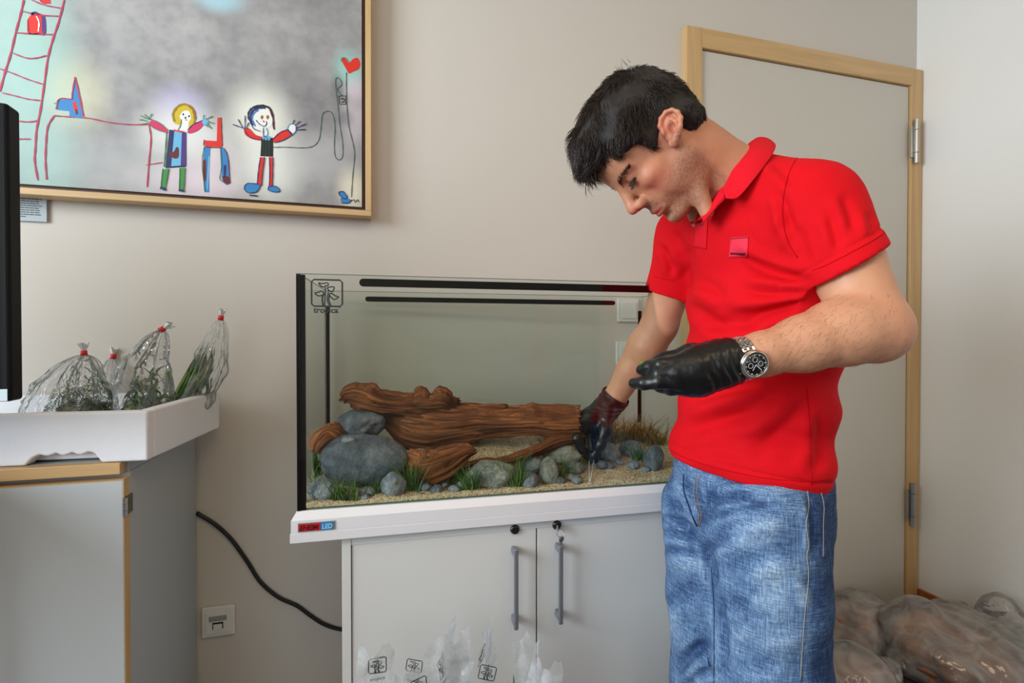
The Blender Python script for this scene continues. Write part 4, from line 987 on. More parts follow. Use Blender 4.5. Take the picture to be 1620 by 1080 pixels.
def log(name, stations, parent, ridge=0.006, seed=1, seg=72, sub=22, cap=0.35, rag=0.010, jag=0.004):
    """stations: (photo x, top y, bottom y, distance, half depth)"""
    S_ = []
    for (px, yt, yb, D, hd) in stations:
        c = P(px, (yt + yb) / 2, D); S_.append([c[0], c[1], c[2], (yb - yt) / 2 * D / FPX, hd])
    s = spline(np.array(S_), sub); ctr = s[:, :3]; rz = np.maximum(s[:, 3], 0.001); rd = np.maximum(s[:, 4], 0.001)
    tg = np.gradient(ctr, axis=0); tg /= np.linalg.norm(tg, axis=1)[:, None]
    L_ = np.concatenate([[0], np.cumsum(np.linalg.norm(np.diff(ctr, axis=0), axis=1))])
    side = CR[None] - tg * (tg @ CR)[:, None]; side /= np.linalg.norm(side, axis=1)[:, None]; up_ = np.cross(side, tg); up_ *= np.sign(up_[:, 2:3])
    ang = np.arange(seg) * 2 * np.pi / seg; nS = len(s)
    A, Ls = np.meshgrid(ang, L_, indexing='xy')
    q1 = np.stack([np.cos(A) * 3 + seed, np.sin(A) * 3, Ls * 6], -1).reshape(-1, 3)
    q2 = np.stack([np.cos(A) * 9, np.sin(A) * 9 + seed, Ls * 9], -1).reshape(-1, 3)
    q3 = np.stack([np.cos(A) * 1.3, np.sin(A) * 1.3, Ls * 16 + seed], -1).reshape(-1, 3)
    dz = ridge * noise3(q1, 1, seed) + ridge * 0.75 * noise3(q2, 1, seed + 1) + ridge * 0.6 * noise3(q3, 1.0, seed + 2) + ridge * .45 * noise3(q2 * np.array([2.6, 2.6, 1.2]), 1, seed + 6) - ridge * 1.5 * np.maximum(0, noise3(q2 * np.array([1.9, 1.9, .7]), 1, seed + 8) - .45)
    dz = dz - ridge * 1.3 * np.maximum(0, noise3(q2 * np.array([.6, .6, .5]), 1, seed + 4) - 0.35)
    dz = dz.reshape(nS, seg)
    st_ = noise3(np.stack([L_ * 1.0 + seed, 0 * L_, 0 * L_ + seed], -1), 48, 3); st_ = np.round(st_ * 3) / 3 * .7 + st_ * .3
    dz = dz + jag * sst(.45, .85, np.sin(A)) * st_[:, None] - .6 * jag * sst(.45, .85, -np.sin(A)) * np.roll(st_, 7)[:, None]
    rag_ = rag * noise3(np.stack([np.cos(ang) * 4 + seed, np.sin(ang) * 4, 0 * ang], -1), 1.5, seed + 5)
    sc = np.minimum(1, rz / 0.02)[:, None]
    rr = np.stack([rz[:, None] + dz * sc, rd[:, None] + dz * sc], -1)
    pos = ctr[:, None, :] + (rr[..., 0] * np.sin(A))[..., None] * up_[:, None, :] + (rr[..., 1] * np.cos(A))[..., None] * side[:, None, :]
    pos[0] += rag_[:, None] * tg[0]; pos[-1] += rag_[:, None] * tg[-1]
    vs = list(pos.reshape(-1, 3)); fs = [(i * seg + j, i * seg + (j + 1) % seg, (i + 1) * seg + (j + 1) % seg, (i + 1) * seg + j) for i in range(nS - 1) for j in range(seg)]
    gc = list(np.stack([Ls, (A / (2 * np.pi)) * 0.25 + 0.02 * np.sin(A) + dz * 2, 0 * A], -1).reshape(-1, 3))
    for end, sg in ((0, -1), (nS - 1, 1)):                # hollowed, broken end faces
        b0 = len(vs)
        for k, (f_, dep) in enumerate(((0.72, -0.004), (0.40, -0.010))):
            for j in range(seg):
                p = ctr[end] + (pos[end, j] - ctr[end]) * f_ - sg * tg[end] * (-dep) * (1 if k else 0.6) * -1 * -1
                vs.append(p); gc.append((L_[end] + 0.02 * k, 0.3 * f_, 0))
        vs.append(ctr[end] - sg * tg[end] * 0.012); gc.append((L_[end], 0, 0))
        for j in range(seg):
            a, b_ = end * seg + j, end * seg + (j + 1) % seg; c_, d_ = b0 + j, b0 + (j + 1) % seg; e_, f2 = b0 + seg + j, b0 + seg + (j + 1) % seg
            for f in ((a, b_, d_, c_), (c_, d_, f2, e_), (e_, f2, len(vs) - 1)): fs.append(f if sg > 0 else f[::-1])
    o = pyd(name, vs, fs, m_drift, parent, True)
    a = o.data.attributes.new('grain', 'FLOAT_VECTOR', 'POINT'); a.data.foreach_set('vector', np.array(gc, np.float32).ravel())
    return o
dw = tag(empty('driftwood_log', (0, 0, 0)), 'long reddish-brown driftwood trunk lying across the aquarium', 'driftwood')
log('trunk', [(600, 645, 664, 1.25, .012), (622, 640, 682, 1.25, .028), (650, 634, 706, 1.25, .045), (685, 634, 712, 1.245, .052), (720, 640, 702, 1.24, .054), (760, 641, 694, 1.24, .050), (800, 644, 690, 1.24, .046), (850, 644, 688, 1.245, .046), (885, 645, 690, 1.25, .046), (914, 645, 689, 1.25, .044)], dw, 0.0075, 3, 150)
log('raised_branch', [(544, 628, 637, 1.18, .007), (552, 613, 641, 1.18, .016), (572, 606, 650, 1.185, .024), (592, 616, 654, 1.19, .024), (612, 624, 655, 1.20, .023), (640, 626, 658, 1.21, .024), (665, 626, 660, 1.22, .026), (695, 628, 658, 1.225, .024), (716, 634, 650, 1.23, .016)], dw, 0.0085, 8, 90, 18, rag=.02, jag=.006)
log('broken_knot', [(656, 630, 645, 1.205, .012), (664, 621, 652, 1.205, .018), (680, 623, 652, 1.205, .020), (700, 621, 650, 1.21, .018), (711, 630, 650, 1.215, .014), (722, 634, 648, 1.22, .010)], dw, 0.0125, 12, 80, 16, rag=.02, jag=.010)
log('splinter_ridge', [(722, 636, 643, 1.235, .008), (745, 640, 650, 1.235, .012), (770, 639, 650, 1.235, .012), (800, 640, 650, 1.235, .009)], dw, 0.002, 17, 32, 8)
log('lower_ledge', [(742, 731, 738, 1.155, .008), (765, 725, 738, 1.15, .012), (795, 723, 735, 1.155, .012), (825, 714, 728, 1.165, .012), (850, 702, 720, 1.19, .013), (880, 686, 708, 1.215, .016), (905, 680, 702, 1.24, .018), (920, 680, 698, 1.25, .014)], dw, 0.0050, 21, 48, 10)
tg_ = tag(empty('driftwood_tongue'), 'flat pointed tongue of driftwood slanting down to the sand, right of the largest boulder', 'driftwood')
log('tongue_wood', [(648, 712, 742, 1.13, .020), (668, 712, 769, 1.11, .020), (690, 711, 764, 1.105, .018), (712, 707, 750, 1.11, .014), (736, 703, 728, 1.12, .010), (752, 711, 717, 1.13, .005)], tg_, 0.0040, 30, 56, 12)
le = tag(empty('driftwood_offcut'), 'short brown driftwood piece leaning at the left end of the tank, behind the boulder', 'driftwood')
log('offcut_wood', [(501, 706, 722, 1.12, .010), (508, 684, 718, 1.125, .020), (520, 668, 710, 1.14, .026), (534, 672, 704, 1.15, .024), (546, 684, 700, 1.155, .014)], le, 0.0050, 40, 40, 12)

# ---- grass clumps
m_gg = [mat('grass_green_' + k_, c_, 0.45, spec=0.3) for k_, c_ in (('a', lin(66, 104, 44)), ('b', lin(96, 134, 60)), ('c', lin(44, 76, 36)))]
m_gb = [mat('grass_tan_' + k_, c_, 0.5, spec=0.3) for k_, c_ in (('a', lin(140, 112, 56)), ('b', lin(112, 106, 56)), ('c', lin(162, 134, 84)))]
def clump(px, py, wpx, hpx, nb, label, mats, seed=0, D=None):
    rg = np.random.default_rng(seed + 100)
    if D is None: p, wp = on_sand(px, py)
    else: wp = P(px, py, D)
    Dd = (wp - C0) @ FW; s = Dd / FPX; u0, v0, _ = UVW(wp)
    vs, fs, mi = [], [], []
    for k in range(nb):
        du, dv = rg.normal() * wpx * s * 0.26, rg.normal() * 0.008
        v_ = min(max(v0 + dv, 0.009), TD - 0.02); u_ = min(max(u0 + du, 0.012), TL - 0.02)
        h = hpx * s * rg.uniform(0.45, 1.1); lean = np.array([rg.normal() * 0.3 + du / (wpx * s) * 0.5, rg.normal() * 0.18, 1.0]); w = rg.uniform(0.0006, 0.0014)
        z0 = float(sand_w(u_, v_)) - 0.003; a = rg.uniform(0, 3.14); wd = np.array([math.cos(a), math.sin(a), 0]) * w
        cv = rg.normal(size=2) * 0.35; o = len(vs)
        for i in range(5):
            t_ = i / 4; c_ = np.array([u_, v_, z0]) + lean * h * t_ + np.array([cv[0], cv[1] * .5, -0.25 * abs(cv[0])]) * h * t_ * t_
            c_[1] = min(max(c_[1], 0.0065), TD - 0.01); c_[0] = min(max(c_[0], 0.009), TL - 0.012)
            ww = wd * (1 - t_ ** 1.6) + wd * 0.05
            vs += [c_ - ww, c_ + ww]
        f = [(o + 2 * i, o + 2 * i + 1, o + 2 * i + 3, o + 2 * i + 2) for i in range(4)]; fs += f; mi += [int(rg.integers(len(mats)))] * 4
    o = pyd('grass_clump', np.array(vs), fs, None); [o.data.materials.append(m) for m in mats]
    o.data.polygons.foreach_set('material_index', mi); md = o.modifiers.new('thick', 'SOLIDIFY'); md.thickness = 0.0004
    o.matrix_world = MT(); tag(o, label, 'plant', 'grass clumps in the aquarium')
for i, a in enumerate([
 (495, 752, 16, 62, 60, 'tall grass clump against the left end pane', m_gg), (505, 772, 14, 40, 30, 'grass tuft directly behind the front left corner stone', m_gg),
 (545, 792, 34, 42, 90, 'green grass clump between the corner stone and the small trio', m_gg), (597, 780, 18, 26, 40, 'short grass tuft left of the egg-shaped stone', m_gg),
 (651, 776, 26, 62, 80, 'grass clump between the egg-shaped stone and the tongue of wood', m_gg), (720, 762, 40, 40, 90, 'dark green grass left of the broad flat stone', m_gg),
 (744, 778, 26, 46, 60, 'thin pale grass in front of the broad flat stone', m_gg), (800, 738, 50, 12, 40, 'low grass along the lower driftwood ledge', m_gg),
 (818, 772, 18, 62, 60, 'grass between the broad flat stone and the egg-shaped pebble', m_gg), (886, 758, 20, 40, 60, 'grass between the knobbly olive stone and the stones under the hand', m_gg),
 (868, 704, 40, 18, 40, 'short grass behind the long smooth stone', m_gg), (972, 700, 50, 44, 120, 'tan grass clump behind the gloved wrist', m_gb),
 (1010, 698, 50, 42, 140, 'tan and olive grass at the rear right of the tank', m_gb), (1040, 704, 34, 40, 90, 'olive grass clump close to the red shirt', m_gb),
 (1012, 728, 24, 34, 50, 'green grass beside the dark split stone', m_gg), (960, 690, 30, 46, 50, 'sparse thin stalks rising behind the red glove cuff', m_gb)]):
    clump(*a, seed=i)
# ================================================================== the man
man = tag(empty('person', (0.66, 0.80, 0.0)), 'person in a red polo shirt and blue jeans, head bowed, reaching into the aquarium', 'person')
MINV = Matrix.Translation((-0.66, -0.80, 0.0)); MOFF = np.array([0.66, 0.80, 0.0])
def pt(px, py, D): return P(px, py, D)
# ---- skeleton, measured
HH = R(-75); PITCH = R(57)
hd = np.array([math.sin(HH), math.cos(HH), 0]); Z_ = np.array([0, 0, 1.0])
Fh = hd * math.cos(PITCH) - Z_ * math.sin(PITCH); Uh = hd * math.sin(PITCH) + Z_ * math.cos(PITCH); Lh = np.cross(Uh, Fh)
HS = 1.00
MH = np.stack([Fh, Lh, Uh])
# the near ear is seen at a known place: the head's centre follows from it
Hc = pt(1054, 208, 0.862) - HS * (.004 * Fh + .084 * Lh + .002 * Uh)
def hp(f, l, u): return Hc + HS * (f * Fh + l * Lh + u * Uh)
NB = pt(1172, 306, 0.965)                                  # neck base
LS = pt(1296, 328, 0.835); LE = pt(1382, 518, 0.752); LW = pt(1158, 571, 0.738)
RS = pt(1086, 372, 1.135); RE = pt(1043, 515, 1.215); RW = pt(972, 630, 1.285)
def pyy(px, py, Y): return PY(px, py, Y)
YC = 0.815
chest = [pyy(1205, 330, YC), pyy(1206, 400, YC), pyy(1202, 480, YC), pyy(1198, 560, YC), pyy(1190, 640, YC), pyy(1178, 715, YC), pyy(1174, 790, YC)]
hipL = pyy(1215, 800, 0.735); hipR = pyy(1120, 800, 0.885)
kneeL = pyy(1222, 1075, 0.725); kneeR = pyy(1128, 1075, 0.880)
ankL = np.array([kneeL[0] + 0.03, 0.715, 0.09]); ankR = np.array([kneeR[0] + 0.03, 0.885, 0.09])
lat = (LS - RS) / np.linalg.norm(LS - RS)
def torso(F, e, k=0.05):
    """e: how far the surface stands off the body"""
    rad = [(.108, .150), (.122, .163), (.125, .165), (.125, .163), (.128, .165), (.131, .171), (.132, .174)]
    for i_, (c, (b_, a_)) in enumerate(zip(chest, rad)):
        e_ = e if (e >= 0 or i_ < 5) else e - .024
        F.ell(c, (b_ + e_, a_ + e_, 0.085 + e_), k=k)
# hands: chains of (photo x, photo y, distance) with radii
LHAND = [([(1158, 571, .738), (1135, 577, .737), (1100, 584, .730)], [.029, .031, .030], ),
         ([(1140, 566, .742), (1105, 572, .736), (1074, 574, .724)], [.024, .020, .0125]), ([(1138, 576, .738), (1100, 586, .728), (1068, 589, .718)], [.024, .020, .0125]),
         ([(1138, 582, .738), (1102, 597, .730), (1071, 604, .721)], [.024, .019, .0120]), ([(1140, 586, .740), (1108, 606, .735), (1084, 614, .729)], [.022, .017, .0110]),
         ([(1074, 574, .724), (1046, 577, .729), (1027, 581, .748), (1015, 585, .760)], [.0118, .0108, .0100, .0085]),
         ([(1068, 589, .718), (1042, 591, .724), (1028, 595, .748), (1024, 594, .765)], [.0118, .0104, .0096, .0082]),
         ([(1071, 604, .721), (1042, 604, .720), (1018, 606, .732), (1003, 606, .746)], [.0115, .0105, .0098, .0082]),
         ([(1084, 614, .729), (1062, 615, .730), (1046, 612, .742), (1036, 609, .756)], [.0105, .0098, .0088, .0078]),
         ([(1128, 562, .752), (1092, 560, .772), (1052, 570, .782), (1022, 582, .774)], [.020, .0150, .0120, .0095])]
RHAND = [([(972, 630, 1.285), (958, 648, 1.275), (938, 668, 1.262)], [.031, .031, .028]),
         ([(955, 645, 1.27), (930, 660, 1.252), (915, 668, 1.240)], [.024, .020, .0130]), ([(955, 648, 1.28), (930, 666, 1.262), (918, 678, 1.252)], [.024, .020, .0130]),
         ([(958, 650, 1.285), (936, 672, 1.275), (927, 686, 1.270)], [.022, .019, .0120]), ([(962, 652, 1.29), (946, 674, 1.285), (939, 688, 1.284)], [.021, .017, .0115]),
         ([(915, 668, 1.240), (912, 693, 1.222), (922, 712, 1.222), (931, 723, 1.228)], [.0122, .0112, .0100, .0085]),
         ([(918, 678, 1.252), (917, 703, 1.238), (927, 719, 1.238), (936, 728, 1.243)], [.0122, .0112, .0100, .0085]),
         ([(927, 686, 1.270), (928, 709, 1.258), (936, 722, 1.256), (943, 729, 1.260)], [.0118, .0106, .0096, .0082]),
         ([(939, 688, 1.284), (942, 707, 1.276), (948, 717, 1.272), (951, 723, 1.272)], [.0108, .0098, .0088, .0078]),
         ([(960, 655, 1.255), (957, 680, 1.232), (950, 703, 1.222), (940, 721, 1.226)], [.020, .0145, .0118, .0095])]
def hand(F, H, dr=0.0, k=0.006):
    for i, (ps, rs) in enumerate(H):
        F.chain([pt(*p) for p in ps], [r_ + dr for r_ in rs], 0.014 if i < 5 else (0.012 if i == 9 else k))

# ---- body: one continuous surface
h0, h1 = Hc - 0.165, Hc + 0.165
F = Field(axis([(0.28, .0045), (h0[0], .0017), (h1[0] - 0.03, .0045), 0.93]),
          axis([(0.49, .0042), (h0[1] + 0.03, .0017), (h1[1] - 0.04, .0045), 1.32]),
          axis([(0.02, .012), (0.70, .0045), (h0[2] + 0.01, .0017), 1.66]))
torso(F, -0.026, 0.06)
F.chain([pyy(1185, 790, YC), hipL, kneeL, ankL], [.060, .070, .058, .040], 0.04); F.chain([pyy(1185, 790, YC), hipR, kneeR, ankR], [.060, .068, .058, .040], 0.04)
for a_ in (ankL, ankR): F.chain([a_, a_ + [-0.03, 0, -0.045], a_ + [-0.14, 0, -0.055]], [.038, .034, .026], 0.03)
F.chain([LS, NB + [0, 0, -.012], RS], [.054, .060, .050], 0.04)                                           # shoulders
F.cone(LS, LS + (LE - LS) * .45, .050, .051, .03); F.cone(LS + (LE - LS) * .45, LE, .053, .0475, .02)
fo = LW - LE
F.chain([LE + [0, 0, 0.002], LE + fo * .22 + [0, -.002, .004], LE + fo * .50 + [0, 0, .001], LE + fo * .80, LW], [.0470, .0495, .0415, .0315, .0275], .015)
F.cone(LE + fo * .05 + [0, 0, .012], LE + fo * .30 + [0, 0, .016], .036, .034, .02)
F.ell(LE + np.array([.008, 0, -.010]), (.045, .042, .043), k=.015)
F.cone(RS, RS + (RE - RS) * .5, .055, .049, .03); F.cone(RS + (RE - RS) * .5, RE, .049, .043, .02)
fr_ = RW - RE
F.chain([RE, RE + fr_ * .28, RE + fr_ * .6, RW], [.043, .0455, .0375, .0285], .015)
hand(F, LHAND, -0.0020, .004); hand(F, RHAND, -0.0020, .004)
# neck
F.chain([hp(-.020, 0, -.020), hp(-.018, 0, -.070), NB], [.055, .056, .064], .03)
F.cone(hp(-.035, .045, -.015), pt(1118, 335, .905), .020, .013, .022)                      # neck muscle, near side
F.cone(hp(-.035, -.045, -.015), pt(1105, 350, .99), .020, .014, .022)
F.cone(hp(-.055, 0, -.005), pt(1180, 285, .975), .040, .046, .04)                             # nape
F.ell(hp(.035, 0, -.105), np.array([.018, .016, .018]) * HS, MH, .02)                      # larynx
# cranium and face
e = lambda c, r_, k=.02, op='add': F.ell(hp(*c), np.array(r_) * HS, MH, k, op)
cn = lambda a, b_, ra, rb, k=.01, op='add': F.cone(hp(*a), hp(*b_), ra * HS, rb * HS, k, op)
e((-.004, 0, .044), (.099, .077, .084), .03)
e((.046, 0, .046), (.053, .062, .052), .03)
e((.038, 0, -.022), (.056, .057, .070), .03)
for s_ in (1, -1):
    cn((.006, s_ * .053, -.050), (.070, s_ * .016, -.101), .016, .014, .03)
    cn((-.002, s_ * .058, -.005), (.008, s_ * .053, -.052), .013, .015, .025)
    e((.060, s_ * .046, -.020), (.024, .017, .015), .018)
    e((.050, s_ * .044, -.052), (.024, .014, .026), .02)
    cn((.0900, s_ * .008, .026), (.0760, s_ * .046, .026), .0085, .0080, .012)
    e((.101, s_ * .033, .004), (.016, .0165, .011), .010, 'sub')
    e((.0775, s_ * .031, .008), (.0142, .0152, .0132), .004)
    cn((.0885, s_ * .019, .0010), (.0855, s_ * .041, .0015), .0012, .0010, .002, 'sub')    # closed lids: lash line
    cn((.0835, s_ * .020, -.006), (.0800, s_ * .040, -.005), .0040, .0035, .006)
e((.082, 0, .030), (.014, .018, .014), .012)
cn((.0925, 0, .020), (.1140, 0, -.020), .0088, .0105, .014)
e((.1200, 0, -.029), (.0110, .0120, .0110), .008)
for s_ in (1, -1):
    e((.1060, s_ * .0138, -.0345), (.0125, .0072, .0095), .006)
    e((.1095, s_ * .0068, -.0455), (.0060, .0028, .0040), .002, 'sub')
e((.074, 0, -.062), (.028, .033, .030), .018)
for s_ in (1, -1):
    cn((.0905, s_ * .0225, -.0730), (.1000, s_ * .006, -.0660), .0040, .0058, .006); cn((.0890, s_ * .0205, -.0760), (.0975, s_ * .004, -.0790), .0040, .0064, .006)
    cn((.0960, s_ * .0240, -.0732), (.1065, 0, -.0725), .0012, .0014, .003, 'sub')
e((.0800, 0, -.1030), (.0180, .0230, .0170), .014)
e((.098, 0, -.0900), (.0080, .018, .0050), .010, 'sub')
# ears
def ear(s_):
    o = np.array(hp(.004, s_ * .074, .002))
    tilt = R(38)
    eu = Uh * math.cos(tilt) - Fh * math.sin(tilt); eb = -Fh * math.cos(tilt) - Uh * math.sin(tilt); eo = Lh * s_
    eb2 = eb * math.cos(R(28)) + eo * math.sin(R(28)); en = np.cross(eu, eb2)
    q = lambda a, b_, c=0: o + HS * (a * eu + b_ * eb2) + c * eo
    F.ell(q(.004, .012, .004), np.array([.029, .017, .0045]), np.stack([eu, eb2, eo * math.cos(R(28)) - eb * math.sin(R(28))]), .004)
    rim = [(.002, -.004), (.014, -.006), (.025, .000), (.031, .010), (.030, .020), (.022, .028), (.010, .030), (-.002, .025), (-.013, .017), (-.021, .010)]
    pts = [q(a, b_, .008) for a, b_ in rim]
    F.chain(pts, [.0040, .0042, .0042, .0042, .0040, .0038, .0036, .0036, .0042, .0050], .003)
    F.ell(q(-.023, .007, .006), np.array([.009, .0085, .0055]), np.stack([eu, eb2, eo]), .004)
    F.chain([q(.018, .013, .009), q(.008, .020, .009), q(-.006, .016, .009), q(-.014, .009, .009)], [.0030, .0034, .0034, .0034], .003)
    F.ell(q(.001, .008, .012), np.array([.010, .0075, .0075]), np.stack([eu, eb2, eo]), .003, 'sub')
    F.ell(q(.023, .012, .012), np.array([.004, .008, .005]), np.stack([eu, eb2, eo]), .002, 'sub')
    F.ell(q(-.001, -.003, .006), np.array([.006, .004, .005]), np.stack([eu, eb2, eo]), .003)
ear(1); ear(-1)
bv, bq = F.mesh(); del F
bv = relax(bv, bq, 2, .5)
nb = vnormals(bv, bq)
rel = (bv - Hc) / HS; lf, ll, lu = rel @ Fh, rel @ Lh, rel @ Uh
inhead = (np.linalg.norm(rel, axis=1) < .17)
bv = bv + nb * (0.00035 * fbm(bv, 90, 5, 3))[:, None]
def srgb(c): return np.array(lin(*c)[:3])
skin = np.tile(srgb((206, 150, 118)), (len(bv), 1))
def mixc(mask, c): 
    global skin
    skin = skin * (1 - mask[:, None]) + srgb(c) * mask[:, None]
blotch = np.clip(0.5 + 0.5 * fbm(bv, 22, 6, 3), 0, 1)
mixc(0.30 * blotch, (184, 116, 88)); mixc(0.25 * (1 - blotch), (218, 170, 138))
hm = inhead.astype(float)
mixc(hm * 0.40, (190, 120, 90))
def blob(c, r_): return np.exp(-(((lf - c[0]) / r_[0]) ** 2 + ((np.abs(ll) - c[1]) / r_[1]) ** 2 + ((lu - c[2]) / r_[2]) ** 2))
mixc(hm * .45 * blob((.070, .048, -.030), (.03, .03, .03)), (200, 96, 80))
mixc(hm * .45 * blob((.118, 0, -.030), (.014, .014, .012)), (206, 104, 92))
mixc(hm * .6 * blob((.0, .08, .01), (.03, .02, .04)), (206, 110, 88))
lip = np.clip(1.6 * (blob((.103, 0, -.0665), (.016, .018, .0050)) + blob((.100, 0, -.0785), (.016, .016, .0055))), 0, 1)
# stubble over jaw, chin and upper lip
fl = np.clip(.5 + 1.3 * noise3(bv, 620, 8), 0, 1)
beard = sst(-.028, -.050, lu + 0.25 * np.maximum(0, lf - .06) * 0) * sst(-.145, -.115, lu) * sst(-.012, .010, lf)
beard = np.maximum(beard, hm * sst(.020, .004, np.abs(lf - .006)) * sst(.020, -.02, lu) * sst(.04, .055, np.abs(ll)))
beard *= 1 - np.clip(blob((.070, .040, -.040), (.026, .022, .022)) * 1.3, 0, 1)
mixc(hm * np.clip(beard, 0, 1) * (0.22 + 0.34 * fl), (96, 68, 56))
mixc(hm * .40 * np.clip(blob((.100, .010, -.058), (.012, .020, .006)) * 1.3, 0, 1) * (.5 + .5 * fl), (92, 64, 52))
mixc(hm * lip * .75, (186, 84, 80))
mixc(hm * .50 * blob((.085, .028, .004), (.016, .020, .011)), (120, 70, 60))
lash = hm * (np.abs(lu - .0010) < .0022) * (np.abs(np.abs(ll) - .030) < .0135) * (lf > .080)
mixc(lash * .85, (38, 24, 20))
m_skin = use_vcol(mat('skin', lin(214, 160, 130), 0.48, spec=0.4, bump=(420, 0.10, 3), sss=0.12), 'tint')
vl = bv - MOFF
body = fast_mesh('body', vl, bq, m_skin, man); vcol(body, skin)
from mathutils.bvhtree import BVHTree
def bvh(v, q_): return BVHTree.FromPolygons([tuple(a) for a in v], [tuple(int(i) for i in f) for f in q_])
hs_ = np.where(inhead)[0]; keep = np.zeros(len(bv), bool); keep[hs_] = True; fq = bq[keep[bq].all(1)]
BB = bvh(bv, fq)
def snap(p, off=-.0006):
    loc, n_, i_, d_ = BB.find_nearest(Vector(p)); return np.array(loc) + np.array(n_) * off

# ---- brows and lashes, hair: strands
m_hair = mat('dark_brown_hair', lin(44, 32, 27), 0.36, spec=0.45); m_hairc = mat('hair_mass', lin(24, 18, 16), 0.7)
def strands(name, roots, dirs, nrm, ln, wd, curl, m, parent, seg=5, seed=0, drop=0.0):
    rg = np.random.default_rng(seed); n_ = len(roots); t_ = np.linspace(0, 1, seg)
    rnd = rg.normal(size=(n_, 3)); rnd /= np.linalg.norm(rnd, axis=1)[:, None]
    a = roots[:, None] + dirs[:, None] * (ln[:, None] * t_)[..., None] + nrm[:, None] * ((curl * ln)[:, None] * np.sin(t_ * 2.6))[..., None] + rnd[:, None] * (0.14 * ln[:, None] * t_ ** 2)[..., None]
    a[..., 2] -= drop * (ln[:, None] * t_ ** 2)
    tg = np.gradient(a, axis=1); tg /= np.linalg.norm(tg, axis=2)[..., None] + 1e-9
    s1 = np.cross(tg, rnd[:, None]); s1 /= np.linalg.norm(s1, axis=2)[..., None] + 1e-9; s2 = np.cross(tg, s1)
    w_ = (wd * (1 - 0.85 * t_ ** 2))[None, :, None]
    V_ = np.stack([a + s1 * w_, a - .5 * s1 * w_ + .87 * s2 * w_, a - .5 * s1 * w_ - .87 * s2 * w_], 2)      # n, seg, 3, xyz
    q_ = []
    for i in range(seg - 1):
        for j in range(3): q_.append((i * 3 + j, i * 3 + (j + 1) % 3, (i + 1) * 3 + (j + 1) % 3, (i + 1) * 3 + j))
    q_ = (np.array(q_)[None] + (seg * 3 * np.arange(n_))[:, None, None]).reshape(-1, 4)
    return fast_mesh(name, V_.reshape(-1, 3) - MOFF, q_, m, parent)
G = Field(axis([(h0[0] - .05, .0026), h1[0] + .03]), axis([(h0[1] - .02, .0026), h1[1] + .02]), axis([(h0[2] + .05, .0026), h1[2] + .05]))
def ge(c, r_, k=.02, op='add'): G.ell(hp(*c), np.array(r_) * HS, MH, k, op)
ge((-.016, 0, .052), (.108, .086, .100), .02)
ge((.030, 0, .092), (.072, .072, .055), .03); ge((.070, 0, .098), (.036, .050, .034), .02); ge((.092, .008, .086), (.020, .030, .024), .015)
ge((-.080, 0, .012), (.030, .062, .055), .02); ge((-.070, 0, -.026), (.026, .062, .034), .015); ge((-.048, 0, -.004), (.054, .085, .040), .012); ge((-.050, 0, -.026), (.046, .080, .026), .012)
for s_ in (1, -1):
    G.chain([hp(.026, s_ * .073, .045), hp(.028, s_ * .071, .020), hp(.027, s_ * .066, .002)], [.018, .011, .006], .010)
    ge((.045, s_ * .064, .062), (.034, .018, .030), .015)
# carve the face, the ears and the nape away
ge((.125, 0, .000), (.066, .082, .072), .012, 'sub'); ge((.076, .092, -.006), (.040, .040, .048), .012, 'sub'); ge((.076, -.092, -.006), (.040, .040, .048), .012, 'sub')
for s_ in (1, -1): ge((.000, s_ * .098, -.008), (.020, .030, .026), .004, 'sub')
ge((-.070, 0, -.112), (.090, .110, .058), .008, 'sub'); ge((.01, 0, -.09), (.07, .1, .06), .01, 'sub')
hv, hq = G.mesh(); del G
hv = relax(hv, hq, 2); hn = vnormals(hv, hq)
rel = (hv - Hc) / HS; gf, gl_, gu = rel @ Fh, rel @ Lh, rel @ Uh
# flow: from the crown at the back of the vertex, forward on top and down at the sides
crown = hp(-.075, -.015, .120); fl_ = hv - crown; fl_ = fl_ - hn * (fl_ * hn).sum(1)[:, None]; fl_ /= np.linalg.norm(fl_, axis=1)[:, None] + 1e-9
clumpn = noise3(np.stack([gf * 60 + gl_ * 25, gl_ * 75, gu * 30], -1), 1.0, 9)
hv2 = hv + hn * (0.0022 * clumpn - .002 + 0.005 * fbm(rel, 24, 3, 3) * sst(.02, .09, gu + gf * .3))[:, None]
hair = empty('hair', (0, 0, 0)); hair.parent = man
tag(fast_mesh('hair_mass', hv2 - MOFF, hq, m_hairc, hair), kind=None)
rg = np.random.default_rng(4); sel = rg.choice(len(hv2), 17000, replace=len(hv2) < 17000)
top_ = sst(.03, .10, gu[sel]) * sst(-.05, .05, gf[sel])
wv_ = np.stack([noise3(rel[sel], 26, 20 + i) for i in range(3)], -1); dirs = fl_[sel] + wv_ * .75 + rg.normal(size=(len(sel), 3)) * .10; dirs /= np.linalg.norm(dirs, axis=1)[:, None]
ln = (0.014 + 0.018 * top_ + 0.006 * rg.random(len(sel))) * (0.55 + 0.45 * sst(-.03, .05, gu[sel]))
tag(strands('hair_strands', hv2[sel] - hn[sel] * .002, dirs, hn[sel], ln, 0.00060, 0.10 + 0.16 * rg.random(len(sel)), m_hair, hair, 5, 3), kind='stuff')
